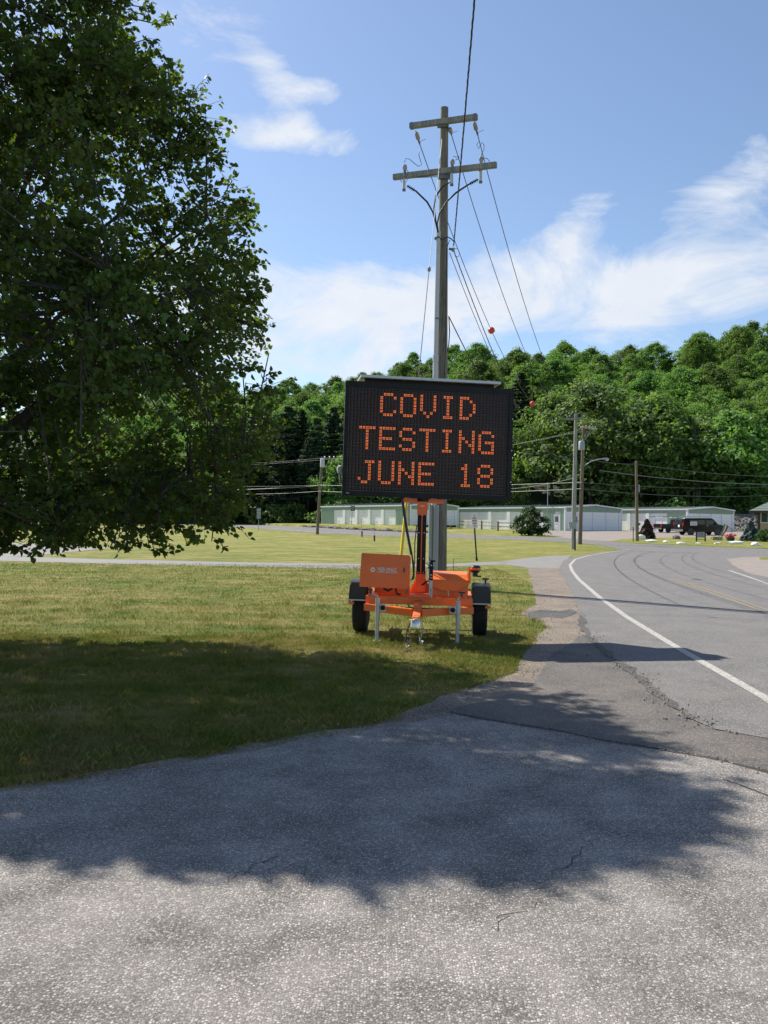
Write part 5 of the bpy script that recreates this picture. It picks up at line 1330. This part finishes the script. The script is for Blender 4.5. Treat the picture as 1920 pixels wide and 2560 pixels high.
# route marker sign
q0 = G(878, 1320); o = empty('route_sign', q0, 0, 'small black route marker sign with white shield beyond the far road', 'sign')
def qs(px, py, dy=0): return P(px, py, q0.y + dy) - q0
MB().tube([(0, 0, -.1), qs(881, 1272)], .03, 6).build('post', 'trim_brown', o)
c0 = qs(882, 1271, -.06)
MB().box(c0 + Vector((-.3, -.01, -.34)), c0 + Vector((.3, .01, .34))).build('panel', 'black_paint', o)
MB().prism([(c0.x + a * .25, c0.z + b * .28) for a, b in ((-.9, .55), (-.6, .9), (-.2, .75), (0, .95), (.2, .75), (.6, .9), (.9, .55), (.95, 0), (.6, -.6), (0, -.95), (-.6, -.6), (-.95, 0))], 'y', c0.y - .018, c0.y - .0125).build('shield', 'sign_grey', o)
for dx in (-.06, .08):
    MB().box(c0 + Vector((dx - .045, -.024, -.11)), c0 + Vector((dx + .045, -.0185, .14))).build('numeral', 'black_paint', o)
# grey sign seen from behind, left
q0 = G(646, 1326); o = empty('road_sign', q0, 0, 'grey backs of stacked road signs on one post beside the far road', 'sign')
MB().tube([(0, .04, -.1), P(647, 1271, q0.y) - q0 + Vector((0, .04, 0))], .035, 6).build('post', 'sign_grey', o)
for (ya, yb) in ((1271, 1278), (1279, 1290), (1291, 1296)):
    a = P(642, yb, q0.y) - q0; b_ = P(652, ya, q0.y) - q0
    MB().box((a.x, -.02, a.z), (b_.x, 0, b_.z)).build('panel', 'sign_grey', o)
q0 = G(583, 1309); o = empty('road_sign', q0, 0, 'small yellow and white road signs on one post at the edge of the pear tree', 'sign')
MB().tube([(0, .04, -.1), P(585, 1268, q0.y) - q0 + Vector((0, .04, 0))], .035, 6).build('post', 'trim_brown', o)
a = P(585, 1274, q0.y) - q0; MB().prism([(a.x - .3, a.z), (a.x, a.z - .3), (a.x + .3, a.z), (a.x, a.z + .3)], 'y', -.02, 0).build('diamond_panel', 'sign_yellow', o)
a = P(585, 1284, q0.y) - q0; MB().box((a.x - .28, -.02, a.z - .26), (a.x + .28, 0, a.z + .26)).build('panel', 'white_paint', o)
MB().box((a.x - .18, -.028, a.z - .05), (a.x + .18, -.0205, a.z + .06)).build('marking', 'black_paint', o)
pole_obj('utility_pole', G(580, 1308), P(578, 1195, G(580, 1308).y), .15, .11, 'pole_wood_brown', 'brown pole at the edge of the pear tree by the small road signs')
# mail box on post by the paired poles
q0 = G(1438, 1376); o = empty('mail_box', q0, 0, 'grey box with dark lid on a thin dark post beside the paired poles', 'box')
MB().tube([(0, 0, -.1), P(1437, 1304, q0.y) - q0], .045, 8).build('post', 'black_paint', o)
a = P(1431, 1312, q0.y - .1) - q0
MB().add([a + Vector(v_) for v_ in ((-.17, -.12, -.24), (.17, -.12, -.24), (.17, .12, -.24), (-.17, .12, -.24), (-.26, -.15, .16), (.24, -.15, .2), (.24, .15, .2), (-.26, .15, .16))], [(0, 3, 2, 1), (4, 5, 6, 7), (0, 1, 5, 4), (1, 2, 6, 5), (2, 3, 7, 6), (3, 0, 4, 7)]).build('box_body', 'sign_grey', o, bevel=.01)
MB().box(a + Vector((.02, -.16, .21)), a + Vector((.36, .15, .25))).build('lid', 'dark_steel', o)
# thin sign post
q0 = G(1583, 1354); o = empty('marker_post', q0, 0, 'thin dark post left of the pole by the white rocks', 'post')
MB().tube([(0, 0, -.1), P(1583, 1318, q0.y) - q0], .04, 6).build('shaft', 'trim_brown', o); MB().box((-.06, -.03, -.05), (.06, .03, .04)).build('foot', 'trim_brown', o)
# split-rail fence
fpx = [(1095, 1318), (1127, 1321), (1164.5, 1321), (1204, 1324), (1245, 1327), (1291, 1329)]
fb = [G(*p) for p in fpx]
FE = empty('rail_fence', fb[0], 0, 'weathered wooden split rail fence before the middle storage building', 'fence')
for i, p in enumerate(fb):
    d = p - fb[0]; MB().box(d + Vector((-.11, -.11, -.2)), d + Vector((.11 , .11, 1.25))).build('post', 'weathered_rail', FE, bevel=.02)
for i in range(len(fb) - 1):
    for h in (.55, 1.05):
        MB().beam(fb[i] - fb[0] + Vector((.05, .02 * (-1) ** i, h)), fb[i + 1] - fb[0] + Vector((-.05, .02 * (-1) ** i, h + .03)), .09, .10).build('rail', 'weathered_rail', FE, bevel=.015)
# round bush with a dark shadow, small tree behind the pole
def bush(name, px, py, wpx, hpx, mat, label, cat, nclump=60, per=60, leaf=.16, kind='crown', rad=None, conif=False, seed=1):
    q0 = G(px, py); s = q0.y / F; H = hpx * s; Rr = wpx * s / 2
    o = empty(name, q0, 0, label, cat)
    Vv = conifer_mesh(seed, H, Rr, 20, 60, leaf, .02, .15, .75, .2) if conif else crown_mesh(seed, H, Rr, nclump, per, leaf, .0, 1, .2, .33)
    cr_ = quads_mesh('crown', Vv, 4, mat, o)
    tb_ = MB().tube([(0, 0, -.1), (.02, 0, H * .5), (.0, 0, H * .9)], [.09, .06, .02], 6)
    for k in range(5): tb_.tube([(0, 0, .15), (math.cos(k * 1.3) * Rr * .5, math.sin(k * 1.3) * Rr * .5, H * .6)], [.05, .015], 5)
    tb_.build('stem', 'bark', o)
bush('round_bush', 1327, 1339, 68, 60, 'leaf_bush', 'round dark green bush across the road before the storage building', 'bush', 70, 70, .22, seed=5)
bush('small_tree', 1120, 1312, 50, 70, 'leaf_bush', 'small dark tree right beside the main utility pole at the storage buildings', 'tree', 60, 60, .25, seed=6)
bush('red_spruce', 1617, 1347, 40, 46, 'needle_red', 'reddish brown conical spruce beside the white rocks', 'tree', leaf=.2, conif=True, seed=7)
bush('blue_spruce', 1877, 1353, 44, 48, 'needle_blue', 'blue green spruce beside the house corner', 'tree', leaf=.18, conif=True, seed=8)
bush('low_bush', 1915, 1355, 36, 28, 'leaf_bush', 'low green bush by the house wall', 'bush', 40, 50, .14, seed=9)

# white painted rocks on the verge
WR_ = [rock_mesh(20 + i, 'rock_white', 1, .7, .6) for i in range(5)]
for i, (px, py, wpx, hpx, lab) in enumerate(((1604, 1349, 22, 15, 'tall white painted rock against the brown pole'), (1628, 1356, 32, 8, 'long flat white painted rock right of the brown pole'), (1667, 1357, 17, 6, 'small white painted rock in front of the grey boulder'),
                                             (1705, 1359, 24, 5, 'thin flat white painted rock left of the notice board'), (1747, 1360, 14, 4, 'smallest white painted rock below the notice board'), (1797, 1361, 18, 6, 'small white painted rock right of the notice board'),
                                             (1841, 1361, 40, 10, 'largest long white painted rock near the flower pot'), (1892, 1365, 25, 11, 'blocky white painted rock at the house'))):
    q0 = G(px, py); s = q0.y / F
    o = bpy.data.objects.new('white_rock', WR_[i % 5]); C.objects.link(o); o.location = (q0.x, q0.y + .2, gz(q0.y) + hpx * s * .25); o.scale = (wpx * s / 1.9, wpx * s / 2.6, hpx * s / .95)
    tag(o, lab, 'rock', 'white painted rocks on the verge')
q0 = G(1692, 1348); o = link('boulder', rock_mesh(33, 'rock_grey'), None); o.location = (q0.x, q0.y, gz(q0.y) + .15); o.scale = (.42, .35, .5); tag(o, 'grey boulder on the verge behind the white rocks', 'rock')

# notice board
q0 = G(1752, 1354); o = empty('notice_board', q0, R(4), 'black framed notice board with grey panel in front of the van', 'notice board')
s = q0.y / F
for dx in (-.42, .42): MB().box((dx - .05, -.05, -.1), (dx + .05, .05, 27 * s)).build('post', 'black_paint', o, bevel=.01)
MB().box((-.58, -.07, 27 * s + .003), (.58, .07, 27 * s + .06)).build('top_bar', 'black_paint', o)
MB().box((-.36, -.02, 10 * s), (.36, .02, 24 * s)).build('panel', 'sign_grey', o)
for k in range(5): MB().box((-.28, -.027, 12.2 * s + k * 2.3 * s), (.28 - .08 * (k % 2), -.0215, 12.2 * s + k * 2.3 * s + .05)).build('text_line', 'dark_steel', o)
MB().box((-.365, -.04, 5 * s), (.365, .04, 6.5 * s)).build('lower_rail', 'black_paint', o)
# flower pot, planter bed, flag
q0 = G(1826, 1352); o = empty('flower_pot', q0, 0, 'dark pot of red flowers by the flag', 'flower pot')
MB().lathe([(.28, 0), (.38, .1), (.4, .34), (.34, .36)], n=14).build('pot', 'trim_brown', o, smooth=True)
g_ = np.random.RandomState(4); c_ = g_.randn(160, 3) * np.array((.2, .16, .10)) + np.array((0, 0, .48)); quads_mesh('blossom', leaf_quads(g_, c_, rvec(g_, 160), .13), 4, 'flower_red', o)
q0 = G(1794, 1351); o = empty('planter_bed', q0, 0, 'low dark planter with sparse plants right of the notice board', 'planter')
MB().lathe([(.45, 0), (.5, .12), (.42, .16), (.3, .1)], n=12).build('rim', 'rock_grey', o); c_ = g_.randn(120, 3) * np.array((.25, .2, .08)) + np.array((0, 0, .22)); quads_mesh('plants', leaf_quads(g_, c_, rvec(g_, 120), .14), 4, 'leaf_bush', o)
q0 = G(1830, 1350); FL = empty('garden_flag', q0, 0, 'green white and red flag hanging from a slanted staff by the flower pot', 'flag')
def qf(px, py, dy=0): return P(px, py, q0.y + dy) - q0
MB().tube([(0, 0, -.1), qf(1830, 1326)], .03, 6).build('pole', 'dark_steel', FL); MB().tube([qf(1831, 1326), qf(1815, 1311)], .022, 6).build('staff', 'dark_steel', FL)
strips = (('flag_green', (1814, 1311), (1809, 1326), (1803, 1339)), ('flag_white', (1818, 1313), (1812, 1327), (1804, 1340)), ('flag_red', (1822, 1316), (1816, 1328), (1806, 1341)))
edge0 = ((1810, 1310), (1806, 1324), (1801, 1338)); prev = edge0
for nm, a, b_, c_ in strips:
    mb = MB(); L0 = [qf(*p, -.05 + .08 * math.sin(k * 2)) for k, p in enumerate(prev)]; L1 = [qf(*p, .05 * math.cos(k * 2)) for k, p in enumerate((a, b_, c_))]
    off = Vector((0, .012, 0)); mb.add(L0 + L1 + [p + off for p in L0 + L1], [(0, 1, 4, 3), (1, 2, 5, 4), (6, 9, 10, 7), (7, 10, 11, 8), (0, 3, 9, 6), (2, 8, 11, 5), (0, 6, 7, 1), (1, 7, 8, 2), (3, 4, 10, 9), (4, 5, 11, 10)]); mb.build('stripe', nm, FL); prev = (a, b_, c_)

# house at the right edge
hq = P(1898, 1352, 84); hq.z = gz(84)
HO = empty('house', hq, R(-27), 'tan sided house with green shingle roof cut off by the right edge', 'house')
s = 84 / F
b = MB()
b.box((-.1, 0, -.3), (8, 7, 2.05)); b.build('wall', 'siding_tan', HO)
for k in range(11): MB().prism([(-.035, .02 + .185 * k), (.02, .02 + .185 * k), (.02, .2 + .185 * k), (-.006, .2 + .185 * k)], 'x', .08, 8).build('siding_board', 'siding_tan', HO)
MB().box((-.16, -.06, -.3), (.07, .12, 2.9)).build('corner_post', 'trim_brown', HO)
MB().box((-.1, .01, 2.053), (8, 7, 3.05)).build('upper_wall', 'trim_brown', HO)
wd = MB().box((.12, -.05, 1.75), (2.2, .02, 2.85)).build('window', 'white_paint', HO)
for k in range(3): MB().box((.19 + k * .68, -.065, 1.83), (.79 + k * .68, -.045, 2.77)).build('pane', 'window_glass', wd)
rf = MB(); rf.add([(-.9, -.9, 2.95), (9, -.9, 2.95), (9, 8, 2.95), (-.9, 8, 2.95), (3.2, 3.2, 5.2), (9, 3.2, 5.2), (9, 4, 5.2), (3.2, 4, 5.2)], [(0, 3, 2, 1), (0, 1, 5, 4), (1, 2, 6, 5), (2, 3, 7, 6), (3, 0, 4, 7), (4, 5, 6, 7)])
ro = rf.build('roof', 'shingle_green', HO)
for k in range(9):
    t0 = k / 9; z0r = 2.97 + 2.2 * t0; MB().add([(-.9 + 4.1 * t0, -.92 + 4.1 * t0, z0r + .0), (9, -.92 + 4.1 * t0, z0r), (9, -.9 + 4.1 * (t0 + .11), z0r + .25), (-.9 + 4.1 * (t0 + .11), -.9 + 4.1 * (t0 + .11), z0r + .25), (-.9 + 4.1 * t0, -.92 + 4.1 * t0, z0r + .03), (9, -.92 + 4.1 * t0, z0r + .03)], [(0, 1, 5, 4), (4, 5, 2, 3)]).build('shingle_course', 'shingle_green', ro)
MB().box((-.93, -.95, 2.78), (9, -.905, 2.96)).build('fascia', 'trim_brown', ro); MB().box((-.95, -.9, 2.78), (-.905, 8, 2.96)).build('fascia', 'trim_brown', ro)
MB().box((1.2, 1.4, 3.9), (9, 1.7, 5.9)).build('dormer', 'grey_roof', ro)

# vehicles
def wheel_at(parent, x, y, r=.36, w=.24):
    o = empty('wheel', (x, y, r)); o.parent = parent
    MB().lathe([(r * .6, -w / 2), (r * .93, -w / 2), (r, -w / 3), (r, w / 3), (r * .93, w / 2), (r * .6, w / 2)], axis='y', n=24).build('tyre', 'rubber', o, smooth=True)
    MB().lathe([(.05, -w * .42), (r * .4, -w * .46), (r * .62, -w * .4), (r * .62, w * .4), (r * .4, w * .46), (.05, w * .42)], axis='y', n=20).build('rim', 'chrome', o, smooth=True)
def loft(profs):
    """profs: list of (y, [(x,z)...]) cross sections"""
    b = MB(); n = len(profs[0][1]); V_ = [(x, y, z) for y, p in profs for x, z in p]
    Fc = [(i * n + k, i * n + (k + 1) % n, (i + 1) * n + (k + 1) % n, (i + 1) * n + k) for i in range(len(profs) - 1) for k in range(n)]
    Fc += [tuple(range(n)), tuple((len(profs) - 1) * n + k for k in range(n))]
    return b.add(V_, Fc)
vq = G(1748, 1337.5)
VN = empty('van', vq, R(12), 'black passenger van with white side notice and roof ladder, parked at the storage buildings', 'van')
side = [(-2.75, .45), (-2.80, .75), (-2.78, 1.15), (-2.70, 1.85), (-2.55, 2.03), (.95, 2.05), (1.25, 1.96), (1.95, 1.32), (2.75, 1.16), (2.86, 1.0), (2.88, .55), (2.80, .38), (-2.6, .36)]
def inset(pr, k, dz): return [(x * k, .36 + (z - .36) * dz) for x, z in pr]
body = loft([(-1.0, inset(side, .985, .96)), (-.985, inset(side, .995, .985)), (-.93, side), (.93, side), (.985, inset(side, .995, .985)), (1.0, inset(side, .985, .96))])
bo = body.build('body', 'car_black', VN, bevel=.03, smooth=True)
for (xa, xb, nm) in ((-1.9, -1.0, 'rear_side_window'), (-.9, .1, 'side_window')):
    MB().prism([(xa, 1.28), (xb, 1.28), (xb, 1.80), (xa, 1.80)], 'y', -1.018, -1.004).build(nm, 'car_glass', VN)
MB().prism([(.25, 1.28), (1.62, 1.30), (1.22, 1.78), (.25, 1.80)], 'y', -1.018, -1.004).build('door_window', 'car_glass', VN)
MB().add([(1.30, -.8, 1.93), (1.30, .8, 1.93), (1.93, .85, 1.37), (1.93, -.85, 1.37), (1.28, -.8, 1.91), (1.28, .8, 1.91), (1.91, .85, 1.35), (1.91, -.85, 1.35)], [(0, 1, 2, 3), (4, 7, 6, 5), (0, 4, 5, 1), (1, 5, 6, 2), (2, 6, 7, 3), (3, 7, 4, 0)]).build('windscreen', 'car_glass', VN)
MB().box((-2.83, -.80, 1.2), (-2.72, -.05, 1.78)).build('rear_window', 'car_glass', VN); MB().box((-2.83, .05, 1.2), (-2.72, .80, 1.78)).build('rear_window', 'car_glass', VN)
for s_ in (-1, 1): MB().box((-2.84, s_ * .95 - .06, 1.05), (-2.70, s_ * .95 + .06, 1.55)).build('tail_light', 'tail_red', VN, bevel=.02)
MB().box((-2.98, -.98, .42), (-2.78, .98, .66)).build('rear_bumper', 'chrome', VN, bevel=.03)
MB().box((2.80, -.98, .36), (2.96, .98, .60)).build('front_bumper', 'car_black', VN, bevel=.03)
MB().box((-2.86, -.35, .95), (-2.81, .0, 1.22)).build('rear_notice', 'white_paint', VN)
nt = MB().box((-1.85, -1.034, 1.14), (-.95, -1.02, 1.62)).build('side_notice', 'white_print', VN)
for k in range(4): MB().box((-1.75, -1.042, 1.22 + .1 * k), (-1.05 - .1 * (k % 2), -1.0345, 1.25 + .1 * k)).build('text_line', 'dark_steel', nt)
MB().box((1.35, -1.22, 1.28), (1.50, -1.02, 1.48)).build('wing_mirror', 'car_black', VN, bevel=.02)
MB().box((.35, -1.03, 1.12), (.52, -1.005, 1.17)).build('door_handle', 'chrome', VN)
for x in (-1.75, 1.85):
    for y in (-.86, .86): wheel_at(VN, x, y)
    MB().lathe([(.44, -.003), (.44, .1)], (x, -1.012, .36), axis='y', n=24).build('wheel_arch', 'black_plastic', VN)
ld = MB()
for y in (-.62, -.25): ld.box((-3.0, y - .025, 2.2), (1.0, y + .025, 2.28))
for k in range(12): ld.box((-2.85 + .33 * k, -.6, 2.22), (-2.81 + .33 * k, -.27, 2.26))
LDo = ld.build('ladder', 'galvanised', None); LDo.location = vq; LDo.rotation_euler = (0, 0, R(12)); tag(LDo, 'aluminium ladder lying on the roof rack of the black van', 'ladder')
for x in (-2.2, -.7, .6):
    rk = MB(); rk.box((x - .03, -.9, 2.13), (x + .03, .9, 2.18)); rk.box((x - .03, -.92, 1.95), (x + .03, -.87, 2.18)); rk.box((x - .03, .87, 1.95), (x + .03, .92, 2.18)); rk.build('roof_rack', 'galvanised', VN)
pq = G(1700, 1332.5); PK = empty('pickup_truck', (pq.x, pq.y + 1.5, gz(pq.y + 1.5)), R(14), 'black pickup truck half hidden behind the black van', 'pickup truck')
ps = [(-2.7, .55), (-2.75, 1.12), (-.35, 1.12), (-.2, 1.75), (.9, 1.80), (1.6, 1.18), (2.65, 1.08), (2.75, .8), (2.7, .5), (-2.5, .48)]
loft([(-.95, inset(ps, .99, .97)), (-.88, ps), (.88, ps), (.95, inset(ps, .99, .97))]).build('body', 'car_black', PK, bevel=.03, smooth=True)
MB().prism([(-.1, 1.2), (1.35, 1.22), (.85, 1.68), (0, 1.66)], 'y', -.975, -.955).build('side_window', 'car_glass', PK)
for s_ in (-1, 1): MB().box((-2.80, s_ * .85 - .08, .72), (-2.66, s_ * .85 + .08, 1.08)).build('tail_light', 'tail_red', PK, bevel=.02)
MB().box((-2.92, -.9, .42), (-2.72, .9, .6)).build('rear_bumper', 'chrome', PK, bevel=.03)
for x in (-1.7, 1.75):
    for y in (-.83, .83): wheel_at(PK, x, y)
rk = MB()
for x in (-2.5, -.5):
    for y in (-.8, .8): rk.tube([(x, y, 1.1), (x, y, 2.0)], .03, 6)
    rk.tube([(x, -.85, 2.0), (x, .85, 2.0)], .03, 6)
rk.build('ladder_rack', 'galvanised', PK)
ld = MB()
for y in (-.35, .05): ld.box((-3.9, y - .025, 2.04), (.6, y + .025, 2.11))
for k in range(14): ld.box((-3.75 + .32 * k, -.33, 2.05), (-3.71 + .32 * k, .03, 2.09))
o = ld.build('ladder', 'weathered_rail', None); o.location = PK.location; o.rotation_euler = (0, 0, R(14)); tag(o, 'long ladder overhanging the rack of the black pickup', 'ladder')

# ------------------------------------------------------------------ the big pear tree on the left
TX, TY = -5.2, 10.1
PT_ = empty('pear_tree', (TX, TY, 0), 0, 'large dense leafy tree filling the left side of the picture', 'tree')
ENV = [(1.12, 1.8), (1.32, 3.3), (1.9, 3.7), (2.6, 4.0), (3.75, 4.12), (4.24, 3.95), (5.05, 3.68), (5.86, 3.38), (6.67, 3.02), (7.49, 2.48), (8.0, 2.1), (8.8, 1.5), (9.5, .45), (9.8, .1)]
def env(h):
    if h <= ENV[0][0]: return ENV[0][1]
    for (a, b_), (c_, d_) in zip(ENV, ENV[1:]):
        if h <= c_: return b_ + (d_ - b_) * (h - a) / (c_ - a)
    return .1
def envr(h, th):
    k = abs(math.sin(th)); q = 1 - k * k * ((.23 if math.sin(th) < 0 else .46) + (.18 if h < 2.2 else 0))
    return env(h) * q * (1 + .03 * math.sin(3 * th + h * 1.3) + .025 * math.sin(7 * th - h * 2.2) + .02 * math.sin(h * 4.6 + th * 2))
g = random.Random(83)
trunk = MB(); limbs_pts = []
tp = [(0, 0, -.2), (.02, .01, .5), (.0, .03, 1.2), (.04, .0, 2.0), (.0, .02, 3.2), (.06, -.02, 4.6), (.02, .03, 6.2), (0, 0, 7.6)]
trunk.tube(tp, [.22, .19, .17, .15, .125, .09, .06, .03], 14)
trunk.build('trunk', 'bark', PT_, smooth='all')
br = MB()
for i in range(34):
    z0_b = 1.55 + 3.9 * (i / 34) ** 1.15 + g.uniform(-.1, .1); th = i * 2.399 + g.uniform(-.3, .3)
    el = lerp(R(14), R(66), (z0_b - 1.0) / 4.6) + g.uniform(-.1, .15)
    pts = [Vector((0, 0, z0_b))]; d = Vector((math.cos(th) * math.cos(el), math.sin(th) * math.cos(el), math.sin(el)))
    for k in range(16):
        p = pts[-1] + d * .32
        if math.hypot(p.x, p.y) > envr(p.z, math.atan2(p.y, p.x)) - .35 or p.z > 9.2: break
        pts.append(p); d = (d + Vector((g.uniform(-.09, .09), g.uniform(-.09, .09), g.uniform(-.05, .07) - (.03 if z0_b < 2.2 else 0)))).normalized()
    if len(pts) < 3: continue
    r0 = .058 * (1.1 - i / 60)
    br.tube(pts, [max(.01, r0 * (1 - .85 * k / len(pts))) for k in range(len(pts))], 7)
    limbs_pts += [(p, max(.008, r0 * (1 - .8 * k / len(pts)))) for k, p in enumerate(pts) if k > 1]
LP = np.array([tuple(p) for p, _ in limbs_pts])
leaves_c, leaves_d, leaves_n = [], [], []
tw = MB()
ncl = 0; tries = 0
targets = []
while len(targets) < 2450 and tries < 60000:
    tries += 1
    h = g.uniform(1.15, 9.8); th = g.random() * 6.283; re = envr(h, th)
    rr = re * (g.random() ** (.38 if g.random() < .72 else .75))
    if g.random() > (re / 3.9) + .12: continue
    if rr < .25: continue
    x, y = rr * math.cos(th), rr * math.sin(th)
    dn = mnoise.noise(Vector((x * .75, y * .75, h * .75)))
    if dn < -.5 and g.random() < .4: continue
    targets.append(Vector((x, y, h)))
for tg in targets:
    i = int(np.argmin(((LP - np.array(tg)) ** 2).sum(1))); s0 = Vector(LP[i]); dd = tg - s0
    L = dd.length
    mid = s0.lerp(tg, .5) + Vector((g.uniform(-.06, .06), g.uniform(-.06, .06), -.04 * L + g.uniform(-.03, .03)))
    rb = min(.016, .006 + .006 * L)
    br.tube([s0, mid, tg], [rb, rb * .75, rb * .45], 4, False)
    out = Vector((tg.x, tg.y, .35)).normalized()
    for k in range(g.choice((4, 5, 5, 6))):
        d = (out * .8 + Vector((g.gauss(0, .6), g.gauss(0, .6), g.gauss(.22 if tg.z > 2 else -.12, .5)))).normalized()
        base = s0.lerp(tg, g.uniform(.45, 1.0)); ln = g.uniform(.28, .62)
        tip = base + d * ln + Vector((0, 0, -.10 * ln))
        rr = math.hypot(tip.x, tip.y)
        lim = envr(tip.z, math.atan2(tip.y, tip.x)) + (g.uniform(-.12, .08) if g.random() < .85 else .22)
        if rr > lim: tip = base.lerp(tip, .45)
        if tip.z < 1.18: tip.z = 1.18 + g.random() * .15
        tw.tube([base, base.lerp(tip, .5) + Vector((0, 0, .02)), tip], [.0045, .0035, .002], 3, False)
        nl = g.choice((11, 12, 14, 15))
        for m_ in range(nl):
            t_ = .12 + .9 * m_ / nl; t_ = min(1, t_)
            ld_ = (d * .5 + Vector((g.gauss(0, .75), g.gauss(0, .75), g.gauss(-.30, .55)))).normalized()
            leaves_c.append(tuple(base.lerp(tip, t_) + ld_ * .025)); leaves_d.append(tuple(ld_))
br.build('branches', 'bark', PT_, smooth='all'); tw.build('twigs', 'bark', PT_)
lc = np.array(leaves_c); ldv = np.array(leaves_d)
gl = np.random.RandomState(5); n = len(lc)
up = np.array((0, 0, 1.0))[None] * .55 + rvec(gl, n) * .9
side_ = np.cross(ldv, up); side_ /= np.linalg.norm(side_, axis=1)[:, None] + 1e-9
nrm = np.cross(side_, ldv)
sz = (.066 * (.62 + .62 * gl.rand(n)))[:, None]
fold = (.10 + .35 * gl.rand(n))[:, None]; curl = (.05 + .25 * gl.rand(n))[:, None]
def leaf_verts(c_, d_, s_, nn, z_, fo, cu):
    return np.stack([c_, c_ + d_ * z_ * .22 + s_ * z_ * .40 + nn * z_ * fo * .4, c_ + d_ * z_ * .62 + s_ * z_ * .36 + nn * z_ * (fo * .36 - cu * .3), c_ + d_ * z_ * 1.08 - nn * z_ * cu,
                     c_ + d_ * z_ * .62 - s_ * z_ * .36 + nn * z_ * (fo * .36 - cu * .3), c_ + d_ * z_ * .22 - s_ * z_ * .40 + nn * z_ * fo * .4], 1)
LV = leaf_verts(lc, ldv, side_, nrm, sz, fold, curl)
# the outermost leaves towards the camera are objects of their own
wx = lc[:, 0] + TX; wy = lc[:, 1] + TY; ppx = 960 + F * wx / wy; ppy = 1296 - F * (lc[:, 2] - EYE) / wy
infr = (ppx > 0) & (ppx < 760) & (ppy > 0) & (ppy < 1420)
score = np.where(infr, -wy - .004 * np.abs(ppx - 500) + .6 * gl.rand(n), -1e9)
top300 = np.argsort(-score)[:300]; mask = np.ones(n, bool); mask[top300] = False
cr_ = quads_mesh('crown', LV[mask].reshape(-1, 3), 6, 'leaf_pear', PT_, ((0, 1, 2, 3), (0, 3, 4, 5))); tag(cr_, 'mass of small glossy dark green leaves', kind='stuff')
lm = bpy.data.meshes.new('leaf'); V6 = leaf_verts(np.zeros((1, 3)), np.array(((1.0, 0, 0),)), np.array(((0, 1.0, 0),)), np.array(((0, 0, 1.0),)), np.array(((1.0,),)), np.array(((.25,),)), np.array(((.15,),)))[0]
lm.from_pydata([tuple(v_) for v_ in V6], [], [(0, 1, 2, 3), (0, 3, 4, 5)]); lm.materials.append(MATS['leaf_pear'])
for i in top300:
    o = bpy.data.objects.new('leaf', lm); C.objects.link(o); o.parent = PT_
    M = Matrix((Vector(ldv[i]), Vector(side_[i]), Vector(nrm[i]).normalized())).transposed().to_4x4() @ Matrix.Scale(float(sz[i][0]), 4); M.translation = Vector(lc[i])
    o.matrix_local = M
print('leaves', n, 'forest', nb, 'objects', len(bpy.data.objects))
